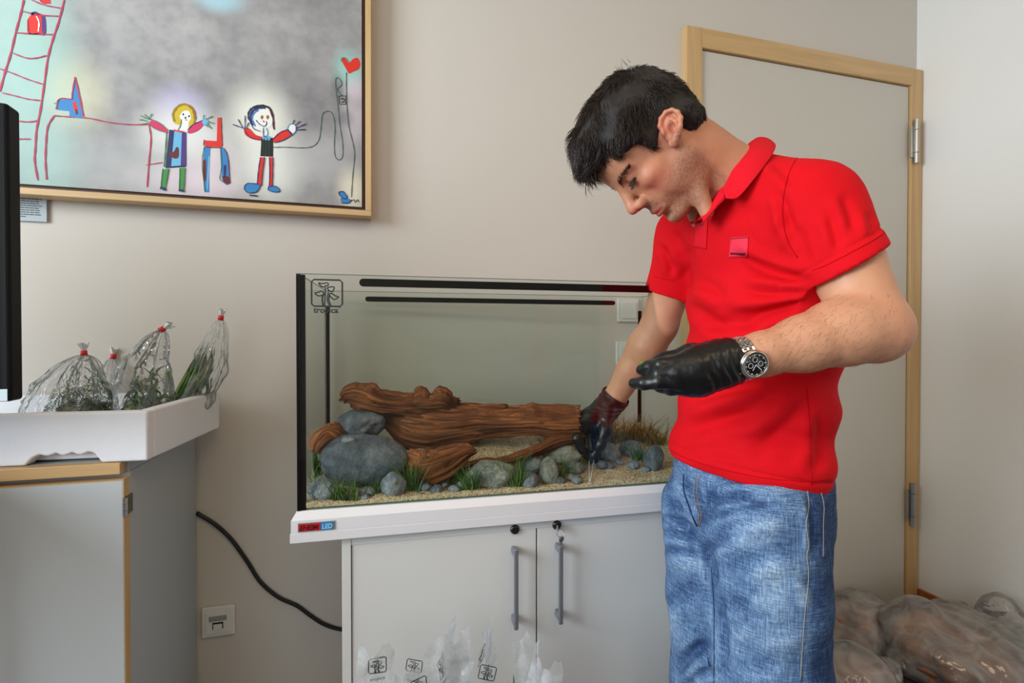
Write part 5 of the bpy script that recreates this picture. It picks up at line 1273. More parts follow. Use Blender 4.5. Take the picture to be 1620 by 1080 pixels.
# loose fringe curls over the forehead and a cowlick
rt = np.array([hp(.094 + .018 * rg.random(), -.03 + .065 * rg.random(), .070 + .03 * rg.random()) for _ in range(260)])
dr_ = np.tile(Fh * .35 - Uh * .85, (260, 1)) + rg.normal(size=(260, 3)) * .35; dr_ /= np.linalg.norm(dr_, axis=1)[:, None]
tag(strands('fringe_strands', rt, dr_, np.tile(Fh, (260, 1)), 0.016 + 0.018 * rg.random(260), 0.0006, 0.4 * rg.random(260), m_hair, hair, 7, 5), kind='stuff')
rt = np.array([hp(-.050 + .03 * rg.normal() * .6, .01 + .012 * rg.normal(), .126) for _ in range(90)])
dr_ = np.tile(Uh * .7 + Z_ * .8, (90, 1)) + rg.normal(size=(90, 3)) * .35; dr_ /= np.linalg.norm(dr_, axis=1)[:, None]
tag(strands('cowlick_strands', rt, dr_, np.tile(Fh, (90, 1)), 0.012 + 0.014 * rg.random(90), 0.0005, 0.5 * rg.random(90), m_hair, hair, 6, 6), kind='stuff')
for s_ in (1, -1):
    n_ = 280; t_ = rg.random(n_)
    rt = np.array([snap(hp(.104 - .026 * a ** 1.5, s_ * (.015 + .040 * a), .0165 + .0070 * math.sin(a * 2.2) + .0026 * (1.2 - .6 * a) * rg.normal())) for a in t_])
    d_ = np.tile(Lh * s_ + Uh * .25 - Fh * .30, (n_, 1)) + rg.normal(size=(n_, 3)) * .25; d_ /= np.linalg.norm(d_, axis=1)[:, None]
    strands('eyebrow', rt, d_, np.tile(Fh, (n_, 1)), 0.0060 + 0.004 * rg.random(n_), 0.00040, 0.05 * rg.random(n_), m_hair, man, 4, 8 + s_)['kind'] = 'stuff'
    n_ = 110; t_ = rg.random(n_)
    rt = np.array([snap(hp(.0925 - .004 * abs(a - .4), s_ * (.019 + .024 * a), .0005)) for a in t_])
    d_ = np.tile(Fh - Uh * .6, (n_, 1)) + Lh[None] * (s_ * (t_ - .4) * .8)[:, None]; d_ /= np.linalg.norm(d_, axis=1)[:, None]
    strands('eyelashes', rt, d_, np.tile(-Uh, (n_, 1)), np.full(n_, 0.0085), 0.00036, np.full(n_, .15), m_hair, man, 4, 12 + s_)['kind'] = 'stuff'

# fine hair on the near forearm
m_ah = mat('arm_hair', lin(110, 76, 54), .5); rg = np.random.default_rng(15)
fax = (LE - LW) / np.linalg.norm(LE - LW); tl_ = (bv - LW) @ fax; rd_ = np.linalg.norm(bv - LW - tl_[:, None] * fax, axis=1)
cand = np.where((tl_ > .030) & (tl_ < .24) & (rd_ < .062) & ((nb @ (-FW)) > -.3))[0]
if len(cand) > 50:
    k_ = rg.choice(cand, min(620, len(cand)), replace=False); d_ = -fax[None] * .6 - Z_[None] * .6 + rg.normal(size=(len(k_), 3)) * .35; d_ -= nb[k_] * (d_ * nb[k_]).sum(1)[:, None] * .85; d_ /= np.linalg.norm(d_, axis=1)[:, None]
    strands('arm_hair', bv[k_], d_, nb[k_], .006 + .006 * rg.random(len(k_)), .00011, .15 * rg.random(len(k_)), m_ah, man, 4, 16)['kind'] = 'stuff'
# ---- cloth helpers: creases are measured along photo lines and pressed into the side that faces them
def creases(v, nrm, lst):
    px, py, _ = np.stack([*PROJV(v)])
    vd = v - C0; vd /= np.linalg.norm(vd, axis=1)[:, None]; face = np.clip(-(nrm * vd).sum(1) * 3, 0, 1)
    out = np.zeros(len(v))
    for (x0, y0, x1, y1, w, amp) in lst:
        ax_, ay_ = x1 - x0, y1 - y0; L2 = ax_ * ax_ + ay_ * ay_; L_ = math.sqrt(L2)
        t_ = ((px - x0) * ax_ + (py - y0) * ay_) / L2; nx_ = ((px - x0) * -ay_ + (py - y0) * ax_) / L_
        nx_ = nx_ + 0.10 * L_ * np.sin(np.clip(t_, 0, 1) * 3.1) * 0.5
        tp = np.clip(np.minimum(t_, 1 - t_) * 3.2 + .0, 0, 1); tp = tp * tp * (3 - 2 * tp)
        g_ = nx_ / w
        out += face * tp * amp * (-np.exp(-g_ ** 2) + 0.75 * np.exp(-((g_ - 1.9) / 1.2) ** 2))
    return out
def PROJV(v):
    d = v - C0; D = d @ FW; return 810 + FPX * (d @ RT) / D, 540 - FPX * (d @ UP) / D, D

# ---- polo shirt
m_red = mat('red_pique_cotton', lin(214, 12, 26), 0.85, spec=0.15, bump=(900, 0.25, 2), sheen=0.0)
m_red2 = mat('red_ribbed_collar', lin(224, 22, 40), 0.85, spec=0.15, bump=(1100, 0.35, 2))
F = Field(axis([(0.44, .0032), 0.96]), axis([(0.54, .0030), 1.16]), axis([(0.775, .0032), 1.50]))
slA = LS + (LE - LS) * .0; slB = LS + (LE - LS) * .62
F.cone(LS + [0, .01, 0], slB, .069, .0660, .035)
srB = RS + (RE - RS) * .70
F.cone(RS, srB, .062, .0590, .035)
# arm openings
def cutsleeve(F, a, b_, at, r_, d=None):
    d = (b_ - a) / np.linalg.norm(b_ - a) if d is None else d / np.linalg.norm(d); c = a + (b_ - a) * at
    sl, (X, Y, Z) = F.win(c - .13, c + .13)
    n0 = (X - c[0]) * d[0] + (Y - c[1]) * d[1] + (Z - c[2]) * d[2]
    sx_ = (b_ - a) / np.linalg.norm(b_ - a); n1_ = (X - c[0]) * sx_[0] + (Y - c[1]) * sx_[1] + (Z - c[2]) * sx_[2]
    px, py, pz = X - c[0] - n1_ * sx_[0], Y - c[1] - n1_ * sx_[1], Z - c[2] - n1_ * sx_[2]; rad = np.sqrt(px * px + py * py + pz * pz)
    near = (rad - r_ * 1.9)
    cut = np.maximum(-n0, near)                         # the region past the hem, close to the arm
    F.f[sl] = np.maximum(F.f[sl], -np.maximum(-(n0), near).astype(np.float32))
    inner = np.maximum(np.abs(n0 + .012) - .016, rad - r_ + .0085)
    F.f[sl] = np.maximum(F.f[sl], -inner.astype(np.float32))
DL = .50 * RT - .86 * UP - .14 * FW; cutsleeve(F, LS, LE, .53, .0675, DL); cutsleeve(F, RS, RE, .62, .0595)
torso(F, 0.0, 0.045)
F.chain([LS + [0, .02, -.005], NB + [0.005, 0, -.040], RS + [0, -.01, 0]], [.064, .064, .060], .05)
F.cone(pt(1188, 295, .985), pt(1215, 335, .98), .056, .10, .05)
# neck opening: hollow around the neck, V in front
F.cone(hp(-.018, 0, -.06), NB, .064, .064, .006, 'sub')
F.cone(NB, NB + (NB - hp(-.018, 0, -.07)) * .15, .060, .05, .006, 'sub')
F.cone(pt(1118, 300, .90), pt(1110, 343, .905), .030, .012, .006, 'sub')
# hem plane, slightly lower at the near side
hA, hB, hC_ = pt(1046, 723, .98), pt(1200, 768, .848), pt(1318, 770, .93)
hn_ = np.cross(hB - hA, hC_ - hA); hn_ = hn_ if hn_[2] < 0 else -hn_
F.half(hA, hn_)
for c in chest[5:6]: F.ell(c + np.array([0, 0, -.08]), (.134, .170, .075), k=.004, op='sub')
sv, sq = F.mesh(); del F
sv = relax(sv, sq, 3); sn = vnormals(sv, sq)
fold = 2.6 * creases(sv, sn, [
 (1292, 448, 1150, 396, 9, .0045), (1288, 462, 1165, 455, 8, .0040), (1290, 476, 1140, 498, 9, .0035), (1256, 350, 1276, 424, 9, .0016), (1240, 330, 1256, 400, 8, .0020),
 (1232, 300, 1246, 372, 8, .0025), (1100, 440, 1150, 474, 10, .0030), (1082, 478, 1150, 530, 10, .0030), (1095, 520, 1220, 516, 10, .0030), (1160, 520, 1290, 480, 9, .0035),
 (1070, 640, 1230, 608, 12, .0050), (1066, 690, 1210, 655, 12, .0030), (1240, 610, 1120, 668, 12, .0030), (1290, 620, 1180, 720, 14, .0030), (1300, 640, 1286, 760, 12, .0030),
 (1060, 715, 1180, 720, 10, .0015), (1200, 690, 1300, 700, 12, .0018), (1215, 250, 1262, 300, 9, .0018), (1330, 300, 1352, 372, 10, .0022), (1310, 330, 1325, 405, 9, .0022), (1372, 330, 1384, 380, 8, .0016),
 (1135, 350, 1200, 330, 12, .0015), (1048, 385, 1066, 440, 6, .0030), (1060, 360, 1084, 420, 8, .0030), (1090, 380, 1082, 450, 9, .0025)])
fold += 0.0016 * fbm(sv, 16, 2, 3)
# hem and sleeve turn-ups
dh = (sv - hA) @ (hn_ / np.linalg.norm(hn_)); fold += np.where((dh > -.024), .0012, 0) - .0012 * 1.8 * np.exp(-((dh + .025) / .0034) ** 2)
la = DL / np.linalg.norm(DL); dl = (sv - LS - (LE - LS) * .53) @ la; near = np.linalg.norm(sv - (LS + (LE - LS) * .5), axis=1) < .10
fold += np.where(near & (dl > -.027), .0010, 0) - np.where(near, .0013 * 1.7 * np.exp(-((dl + .028) / .0034) ** 2), 0)
# armhole seam, near side
ahc = LS + np.array([0.0, .055, -.01]); dn = (sv - ahc) @ (np.array([-.10, -.93, .35]) / 1.0); fold -= .0012 * np.exp(-(dn / .0022) ** 2) * (np.linalg.norm(sv - ahc, axis=1) < .13)
sv = sv + sn * fold[:, None]
hu_ = hn_ / np.linalg.norm(hn_); sv = sv - np.maximum((sv - hA) @ hu_, 0)[:, None] * hu_
shirt = fast_mesh('polo_shirt', sv - MOFF, sq, m_red, man); shirt['label'] = 'red short-sleeved polo shirt'
BS = bvh(sv, sq)
def hit(px, py, T_=None, off=0.0008):
    r_ = ray(px, py); r_ = r_ / np.linalg.norm(r_); p, n_, i_, d_ = (T_ or BS).ray_cast(Vector(C0), Vector(r_))
    if p is None: return None, None
    n_ = np.array(n_); n_ = n_ if n_ @ r_ < 0 else -n_
    return np.array(p) + n_ * off, n_
def patch(name, corners, m, parent, tree, th=0.001, nx_=8, ny_=8):
    """sheet laid on the surface between four measured corners (clockwise from top left)"""
    vs = []; c = [np.array(a, float) for a in corners]
    for j in range(ny_ + 1):
        for i in range(nx_ + 1):
            s_, t_ = i / nx_, j / ny_; p = (c[0] * (1 - s_) + c[1] * s_) * (1 - t_) + (c[3] * (1 - s_) + c[2] * s_) * t_
            h_, n_ = hit(p[0], p[1], tree, th)
            vs.append(h_ if h_ is not None else vs[-1])
    fs = [(j * (nx_ + 1) + i, j * (nx_ + 1) + i + 1, (j + 1) * (nx_ + 1) + i + 1, (j + 1) * (nx_ + 1) + i) for j in range(ny_) for i in range(nx_)]
    o = pyd(name, np.array(vs) - MOFF, fs, m, parent, True); md = o.modifiers.new('t', 'SOLIDIFY'); md.thickness = th * .9; md.offset = 0; return o
# stitched seams of the shirt
m_sred = mat('red_seam_thread', lin(190, 8, 22), .9, spec=0.05)
def sseam(name, pts, r_=.0006):
    q_ = spline(np.array([(x, y, 0) for x, y in pts], float), 8); out = [hit(a[0], a[1], BS, .0004)[0] for a in q_]; out = [a for a in out if a is not None]
    if len(out) > 3: tube(name, np.array(out) - MOFF, r_, m_sred, shirt, 5)
sseam('sleeve_hem_seam', [(1285, 428), (1310, 418), (1345, 400), (1380, 381), (1402, 366)])
sseam('sleeve_hem_seam', [(1034, 436), (1050, 441), (1066, 443)])
sseam('armhole_seam', [(1262, 246), (1248, 275), (1240, 310), (1238, 345), (1246, 380), (1262, 408)], .0008)
sseam('hem_seam', [(1050, 708), (1100, 730), (1160, 746), (1220, 757), (1280, 761), (1314, 757)])
sseam('side_seam', [(1276, 612), (1280, 660), (1283, 715), (1284, 768)])
# placket, button, badge
m_btn = mat('dark_shell_button', lin(40, 36, 40), 0.2, spec=0.6); m_bdg = mat('rose_badge', lin(232, 40, 70), 0.8); m_thr = mat('dark_red_thread', lin(96, 10, 24), 0.8)
pk = patch('placket', [(1103, 338), (1121, 346), (1118, 394), (1098, 390)], m_red2, shirt, BS, .0016, 6, 14)
tag(patch('chest_badge', [(1157, 376), (1184.5, 374), (1183, 406), (1153.5, 407)], m_bdg, shirt, BS, .0014), 'square rose badge on the chest')
patch('badge_seam', [(1157.5, 377), (1184, 375), (1184, 376), (1157.5, 378)], m_thr, shirt, BS, .0022, 6, 1)
for k_ in range(9): patch('badge_letter', [(1156.5 + k_ * 2.75, 399.0 - .05 * k_), (1158.3 + k_ * 2.75, 398.9), (1158.3 + k_ * 2.75, 402.3 - (k_ % 3) * .5), (1156.5 + k_ * 2.75, 402.3)], m_thr, shirt, BS, .0024, 1, 1)
bp_, bn_ = hit(1111, 353, BS, .0022)
b_ = bmesh.new(); bmesh.ops.create_cone(b_, cap_ends=True, segments=24, radius1=.0056, radius2=.0050, depth=.0022); 
for dx_ in (-.0014, .0014): bm_box(b_, dx_ - .0005, dx_ + .0005, -.0006, .0006, .0011, .0013)
o = bm_obj('button', b_, m_btn, shirt); o.matrix_local = Matrix.Translation(Vector(bp_ - MOFF)) @ Vector(bn_).to_track_quat('Z', 'Y').to_matrix().to_4x4()
# collar: a stand round the neck folded over into a fall
def collar():
    ax_ = (NB - hp(-.018, 0, -.07)); ax_ /= np.linalg.norm(ax_)
    # key points: (inner top edge, outer lower edge) going from the near front tip round the back to the far side
    K = [((1143, 299, .886), (1147, 313, .868)), ((1150, 288, .890), (1166, 312, .862)), ((1160, 268, .898), (1188, 288, .862)),
         ((1170, 248, .912), (1206, 266, .876)), ((1182, 231, .940), (1222, 244, .906)), ((1195, 221, .975), (1226, 233, .960)), ((1202, 220, 1.005), (1222, 231, 1.012)), ((1194, 228, 1.040), (1208, 238, 1.052)), ((1168, 252, 1.060), (1182, 264, 1.080)),
         ((1135, 300, 1.040), (1140, 312, 1.070)), ((1116, 334, .995), (1104, 340, 1.020)), ((1108, 344, .950), (1092, 350, .980))]
    inn = spline(np.array([pt(*a) for a, _ in K]), 5); out = spline(np.array([pt(*b2) for _, b2 in K]), 5)
    n_ = len(inn); cols = 9; vs = []
    cen = NB + (hp(-.018, 0, -.07) - NB) * .25
    for i in range(n_):
        rad = inn[i] - cen; rad -= ax_ * (rad @ ax_); rad /= np.linalg.norm(rad)
        base_ = inn[i] + ax_ * .022 + rad * .002
        prof_ = [base_, inn[i] + ax_ * .008 - rad * .0010, inn[i] - ax_ * .001, inn[i] - ax_ * .0018 + rad * .0035]
        for t_ in (.25, .5, .75, .92, 1.0): prof_.append(inn[i] * (1 - t_) + out[i] * t_ + rad * (.0060 * math.sin(t_ * 3.14) + .0040))
        vs += prof_
    fs = [(i * cols + j, i * cols + j + 1, (i + 1) * cols + j + 1, (i + 1) * cols + j) for i in range(n_ - 1) for j in range(cols - 1)]
    o = pyd('collar', np.array(vs) - MOFF, fs, m_red2, shirt, True); md = o.modifiers.new('t', 'SOLIDIFY'); md.thickness = .0022; md.offset = 0
    md = o.modifiers.new('s', 'SUBSURF'); md.levels = 1; md.render_levels = 1; return o
collar()
fa = [(1143, 297, .889), (1133, 313, .894), (1122, 329, .898), (1110, 345, .902)]; fb = [(1147, 315, .876), (1136, 325, .881), (1125, 338, .886), (1112, 352, .893)]
fi = spline(np.array([pt(*a) for a in fa]), 5); fo_ = spline(np.array([pt(*a) for a in fb]), 5); md_ = (fi + fo_) / 2 - FW * .004; bk_ = fi + FW * .02
vs = np.concatenate([bk_, fi, md_, fo_, fo_ + FW * .012]); k_ = len(fi)
o = pyd('neck_facing', vs - MOFF, [(j * k_ + i, j * k_ + i + 1, (j + 1) * k_ + i + 1, (j + 1) * k_ + i) for j in range(4) for i in range(k_ - 1)], m_red2, shirt, True)
md = o.modifiers.new('t', 'SOLIDIFY'); md.thickness = .002; md.offset = 0

# ---- jeans
m_jean = bpy.data.materials.new('washed_denim'); m_jean.use_nodes = True
nt = m_jean.node_tree; n = nt.nodes; l = nt.links; b = n['Principled BSDF']; b.inputs['Roughness'].default_value = 0.85; b.inputs['Specular IOR Level'].default_value = 0.15
tc = n.new('ShaderNodeTexCoord')
def nzs(sc, det, scl=(1, 1, 1), rgh=.6):
    mp = n.new('ShaderNodeMapping'); mp.inputs['Scale'].default_value = scl; t = n.new('ShaderNodeTexNoise'); t.inputs['Scale'].default_value = sc; t.inputs['Detail'].default_value = det; t.inputs['Roughness'].default_value = rgh
    l.new(tc.outputs['Object'], mp.inputs[0]); l.new(mp.outputs[0], t.inputs['Vector']); return t.outputs['Fac']
at = n.new('ShaderNodeAttribute'); at.attribute_name = 'fade_shade'
wv = nzs(520, 3, (1, 1, .07)); wh = nzs(560, 3, (.08, .08, 1)); big = nzs(9, 5)
def mth(op, a, b2):
    q_ = n.new('ShaderNodeMath'); q_.operation = op
    for i, x_ in enumerate((a, b2)):
        if isinstance(x_, (int, float)): q_.inputs[i].default_value = x_
        else: l.new(x_, q_.inputs[i])
    return q_.outputs[0]
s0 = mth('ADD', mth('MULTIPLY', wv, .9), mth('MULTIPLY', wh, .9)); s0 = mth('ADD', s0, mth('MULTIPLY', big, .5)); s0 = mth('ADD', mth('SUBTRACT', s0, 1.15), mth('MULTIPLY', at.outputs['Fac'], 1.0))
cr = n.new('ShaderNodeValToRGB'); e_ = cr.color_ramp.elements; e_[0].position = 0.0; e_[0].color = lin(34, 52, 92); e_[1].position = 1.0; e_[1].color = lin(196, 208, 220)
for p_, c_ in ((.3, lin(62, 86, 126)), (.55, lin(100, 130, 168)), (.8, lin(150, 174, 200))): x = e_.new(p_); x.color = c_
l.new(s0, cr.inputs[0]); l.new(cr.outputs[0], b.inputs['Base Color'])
bp = n.new('ShaderNodeBump'); bp.inputs['Strength'].default_value = .35; bp.inputs['Distance'].default_value = .0008; l.new(mth('ADD', wv, wh), bp.inputs['Height']); l.new(bp.outputs[0], b.inputs['Normal'])
F = Field(axis([(0.46, .0042), 0.92]), axis([(0.60, .0042), 1.02]), axis([(0.015, .007), (0.42, .0042), 0.90]))
for c, (b2, a2) in zip([pyy(1182, 735, YC), pyy(1180, 780, YC), pyy(1181, 820, YC)], [(.124, .160), (.126, .163), (.118, .160)]): F.ell(c, (b2, a2, .09), k=.03)
F.ell(pyy(1215, 800, .79) + np.array([.004, 0, 0.0]), (.080, .110, .085), k=.03)
def leg(h_, k_, a_, r0, r1, r2):
    F.chain([h_, h_ + (k_ - h_) * .5, k_], [r0, (r0 + r1) / 2 + .002, r1], .014); F.chain([k_, (k_ + a_) / 2, a_ + [0, 0, -.03]], [r1, r2 + .006, r2 + .010], .03)
leg(hipL, kneeL, ankL, .098, .092, .080); leg(hipR, kneeR, ankR, .094, .082, .076)
F.half((0, 0, .028), (0, 0, -1)); F.half((0, 0, .875), (0, 0, 1))
jv, jq = F.mesh(); del F
jv = relax(jv, jq, 3); jn = vnormals(jv, jq)
jl = [(1108, 800, 1200, 786, 8, .0040), (1112, 822, 1236, 800, 8, .0040), (1116, 846, 1250, 812, 9, .0035), (1114, 870, 1190, 838, 9, .0030), (1130, 762, 1260, 768, 7, .0020), (1160, 900, 1262, 868, 12, .0020),
 (1048, 812, 1104, 846, 8, .0040), (1044, 836, 1106, 862, 8, .0040), (1046, 868, 1112, 880, 9, .0035), (1050, 790, 1088, 812, 8, .0030), (1096, 760, 1112, 842, 7, .0050), (1078, 750, 1098, 820, 6, .0030), (1120, 765, 1122, 830, 7, .0030),
 (1110, 850, 1132, 935, 7, .0040), (1132, 930, 1142, 1080, 7, .0040), (1066, 1068, 1126, 1012, 11, .0070), (1072, 1100, 1132, 1050, 10, .0050), (1048, 960, 1110, 925, 12, .0025), (1148, 950, 1192, 968, 10, .0030), (1150, 984, 1230, 978, 12, .0018),
 (1180, 1010, 1270, 990, 14, .0018), (1276, 770, 1282, 900, 6, .0022), (1268, 900, 1292, 960, 10, .0020), (1160, 1040, 1240, 1060, 14, .0020), (1056, 905, 1090, 1010, 12, .0018)]
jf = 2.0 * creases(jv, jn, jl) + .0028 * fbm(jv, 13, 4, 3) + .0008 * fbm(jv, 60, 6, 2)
jv2 = jv + jn * jf[:, None]
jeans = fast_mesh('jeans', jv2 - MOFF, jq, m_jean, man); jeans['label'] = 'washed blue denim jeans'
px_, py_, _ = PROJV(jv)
fade_shade = .43 + 32 * np.clip(jf, -.004, .004) + .22 * np.exp(-((px_ - 1215) / 45) ** 2 - ((py_ - 970) / 130) ** 2) + .10 * np.exp(-((px_ - 1075) / 26) ** 2 - ((py_ - 960) / 130) ** 2) - .28 * sst(1274, 1296, px_) + .08 * noise3(jv, 30, 12)  # denim wear, plus shade on the rear side put into the colour
at_ = jeans.data.attributes.new('fade_shade', 'FLOAT', 'POINT'); at_.data.foreach_set('value', fade_shade.astype(np.float32))
BJ = bvh(jv2, jq)
m_stch = mat('pale_seam_thread', lin(150, 148, 146), 0.8); m_stch2 = mat('tan_seam_thread', lin(150, 122, 84), .8)
def seam(name, pts, r_, m):
    q_ = spline(np.array([(x, y, 0) for x, y in pts], float), 8); out = [hit(a[0], a[1], BJ, .0006)[0] for a in q_]; out = [a for a in out if a is not None]
    return tube(name, np.array(out) - MOFF, r_, m, jeans, 5) if len(out) > 3 else None
seam('side_seam', [(1277, 776), (1279, 800), (1275, 830), (1279, 860), (1276, 880), (1279, 910), (1274, 960), (1270, 1010), (1266, 1075)], .0008, m_stch)
seam('pocket_seam', [(1298, 776), (1303, 800), (1302, 830), (1302, 860), (1302, 880)], .0007, m_stch)
seam('fly_stitch', [(1103, 752), (1099, 770), (1100, 795), (1106, 815), (1104, 830)], .0007, m_stch2); seam('fly_stitch', [(1108, 752), (1104, 772), (1105, 796), (1110, 814), (1106, 833)], .0007, m_stch2)
seam('fly_edge', [(1082, 750), (1082, 775), (1090, 800), (1098, 822), (1103, 832)], .0016, m_jean); seam('inseam', [(1126, 900), (1130, 960), (1130, 1020), (1130, 1078)], .0009, m_jean)
# ---- shoes
m_shoe = mat('dark_leather', lin(40, 34, 32), 0.45); m_sole = mat('pale_rubber', lin(150, 146, 140), 0.7)
for a_ in (ankL, ankR):
    F = Field(axis([(a_[0] - .23, .005), a_[0] + .09]), axis([(a_[1] - .07, .005), a_[1] + .07]), axis([(0.0, .005), 0.14]))
    F.chain([a_ + [.01, 0, -.02], a_ + [-.02, 0, -.04], a_ + [-.15, 0, -.055]], [.048, .046, .038], .03); F.ell(a_ + np.array([-.06, 0, -.07]), (.145, .048, .03), k=.02); F.half((0, 0, .018), (0, 0, -1)); F.half((0, 0, .11), (0, 0, 1))
    v_, q_ = F.mesh(); sh_ = fast_mesh('shoe', relax(v_, q_, 2) - MOFF, q_, m_shoe, man)
    F = Field(axis([(a_[0] - .24, .005), a_[0] + .10]), axis([(a_[1] - .07, .005), a_[1] + .07]), axis([(-0.012, .004), 0.035])); F.ell(a_ + np.array([-.062, 0, -.08]), (.152, .052, .06), k=.0); F.half((0, 0, .002), (0, 0, -1)); F.half((0, 0, .020), (0, 0, 1))
    v_, q_ = F.mesh(); fast_mesh('sole', v_ - MOFF, q_, m_sole, sh_)

# ---- gloves
m_glv = mat('black_nitrile', lin(13, 14, 17), 0.36, spec=0.45, bump=(70, 0.35, 3))
def glove(H, wr, inner, cuff_to, lbl, grid, cr_):
    pts = np.array([pt(*p) for ps, _ in H for p in ps]); lo, hi = pts.min(0) - .05, pts.max(0) + .05
    F = Field(*[axis([(lo[i], .0017), hi[i]]) for i in range(3)])
    hand(F, H, 0.0, .004)
    w0 = pt(*H[0][0][0]); d = (cuff_to - w0); d /= np.linalg.norm(d)
    F.chain([pt(*H[0][0][1]), w0, w0 + d * .03], [.031, wr, wr + .004], .012); F.half(w0 + d * inner, d)
    F.chain([w0 + d * (inner - .02), w0 + d * (inner + .03)], [wr - .0005, wr + .003], .0, 'sub')
    v_, q_ = F.mesh(); v_ = relax(v_, q_, 2); n_ = vnormals(v_, q_)
    ax_ = (v_ - w0) @ d
    v_ = v_ + n_ * (cr_ * np.sin(ax_ * 420 + 5 * noise3(v_, 22, 3)) * .0007 * sst(-.085, -.02, ax_) + .0007 * fbm(v_, 60, 7, 3))[:, None]
    o = fast_mesh('glove', v_ - MOFF, q_, m_glv, man); o['label'] = lbl; return o, v_, q_
glove(LHAND, .0305, .004, LE, 'black glove on the raised near hand', 0, 1.0)
glove(RHAND, .0345, .012, RE, 'black glove on the hand inside the tank', 0, 1.0)

# ---- wristwatch on the near wrist
m_ws = mat('polished_watch_steel', lin(196, 194, 190), 0.22, 1.0); m_wd = mat('black_dial', lin(12, 13, 16), 0.25); m_wi = mat('white_dial_print', lin(220, 222, 225), .5)
wax = (LE - LW) / np.linalg.norm(LE - LW); wc = LW + wax * .0135
cd = pt(1163, 584, .700) - wc; cd -= wax * (cd @ wax); cd /= np.linalg.norm(cd); ce = np.cross(wax, cd)
watch = empty('wristwatch', (0, 0, 0)); watch.parent = man
MW = Matrix((tuple(wax), tuple(ce), tuple(cd))).transposed().to_4x4(); MW.translation = Vector(wc - MOFF + cd * .0310)
wcase = empty('watch_case'); wcase.parent = watch; wcase.matrix_local = MW
def wob(name, prof_, m, seg=48):
    vs = []; fs = []
    for r_, z_ in prof_:
        for k in range(seg): a = 2 * math.pi * k / seg; vs.append((r_ * math.cos(a), r_ * math.sin(a), z_))
    for i in range(len(prof_) - 1):
        for k in range(seg): fs.append((i * seg + k, i * seg + (k + 1) % seg, (i + 1) * seg + (k + 1) % seg, (i + 1) * seg + k))
    fs.append(tuple(range(seg))[::-1]); fs.append(tuple((len(prof_) - 1) * seg + k for k in range(seg)))
    return pyd(name, vs, fs, m, wcase, True)
wob('case_body', [(.0195, -.004), (.0208, -.002), (.0208, .003), (.0200, .0055)], m_ws); wob('bezel', [(.0202, .0055), (.0205, .0075), (.0190, .0090), (.0172, .0092), (.0170, .0080)], m_ws)
wob('dial', [(.0171, .0075), (.0171, .0081)], m_wd)
bm = bmesh.new()
for k in range(60):
    a = 2 * math.pi * k / 60; L_ = .0026 if k % 5 == 0 else .0011; w_ = .00050 if k % 5 == 0 else .00018
    bm_box(bm, .0158 - L_, .0158, -w_, w_, .0083, .0085, Matrix.Rotation(a, 4, 'Z'))
o = bm_obj('dial_markers', bm, m_wi, wcase); o['kind'] = 'stuff'
for (x_, y_) in ((.0075, 0), (-.0075, 0), (0, -.0075)):
    t_ = tube('subdial_ring', [(x_ + .0036 * math.cos(a), y_ + .0036 * math.sin(a), .0083) for a in np.linspace(0, 6.283, 24)], .0003, m_wi, wcase, 5)
for a, L_ in ((2.2, .0095), (.9, .0125)): box('watch_hand', 0, L_, -.0005, .0005, .0086, .0089, m_wi, wcase, M=Matrix.Rotation(a, 4, 'Z'))
for a in (math.pi - .45, math.pi, math.pi + .45): cyl('crown', (.0205 * math.cos(a), .0205 * math.sin(a), .001), (.0245 * math.cos(a), .0245 * math.sin(a), .001), .0020, m_ws, wcase, 12)
brc = empty('bracelet'); brc.parent = watch
me_l = None
rb_w, rb_h = .0325, .0315
NL = 22
for k in range(NL):
    a = R(38) + (R(322) - R(38)) * k / (NL - 1)
    c_ = wc + cd * (rb_h * math.cos(a)) + ce * (rb_w * math.sin(a)); nn_ = cd * math.cos(a) + ce * math.sin(a); tt_ = np.cross(wax, nn_)
    for j in range(5):
        off_ = (j - 2) * .0040; sh_ = (.5 if j % 2 else 0) * (rb_w * R(284) / (NL - 1))
        if me_l is None:
            bm = bmesh.new(); bm_box(bm, -.0018, .0018, -.0034, .0034, -.0012, .0012); bmesh.ops.bevel(bm, geom=bm.edges[:], offset=.0006, segments=1, affect='EDGES'); me_l = bpy.data.meshes.new('link'); bm.to_mesh(me_l); bm.free(); me_l.materials.append(m_ws)
        o = bpy.data.objects.new('bracelet_link', me_l); COL.objects.link(o); o.parent = brc
        M_ = Matrix((tuple(wax), tuple(tt_), tuple(nn_))).transposed().to_4x4(); M_.translation = Vector(c_ + wax * off_ + tt_ * sh_ - MOFF); o.matrix_local = M_

# ---- what the hands hold
twz = tag(empty('tweezers', pt(936, 726, 1.232)), 'thin steel tweezers held in the gloved hand inside the tank', 'tweezers')
tw0 = pt(936, 726, 1.232); tipp = pt(933, 761, 1.135)
tt0 = tw0 + (tw0 - tipp) * 1.1
m_twz = mat('bright_steel', lin(226, 228, 230), .3, .6)
for s_ in (-1, 1):
    o_ = RT * .0040 * s_
    tube('arm', np.array([tt0, tw0 + o_ * 1.5, tw0 + (tipp - tw0) * .5 + o_ * .9, tipp + o_ * .25]) - tw0, [.0013, .0016, .0013, .0008], m_twz, twz, 6)
cyl('joint', tt0 - tw0, tt0 - tw0 + (tt0 - tw0) * .12, .0018, m_steel, twz, 8)
spg = tag(empty('plant_sprig', pt(1016, 583, .768)), 'tiny green plant sprig pinched in the raised black glove', 'plant')
s0_ = pt(1016, 583, .768)
m_sg = mat('sprig_green', lin(96, 150, 44), .5)
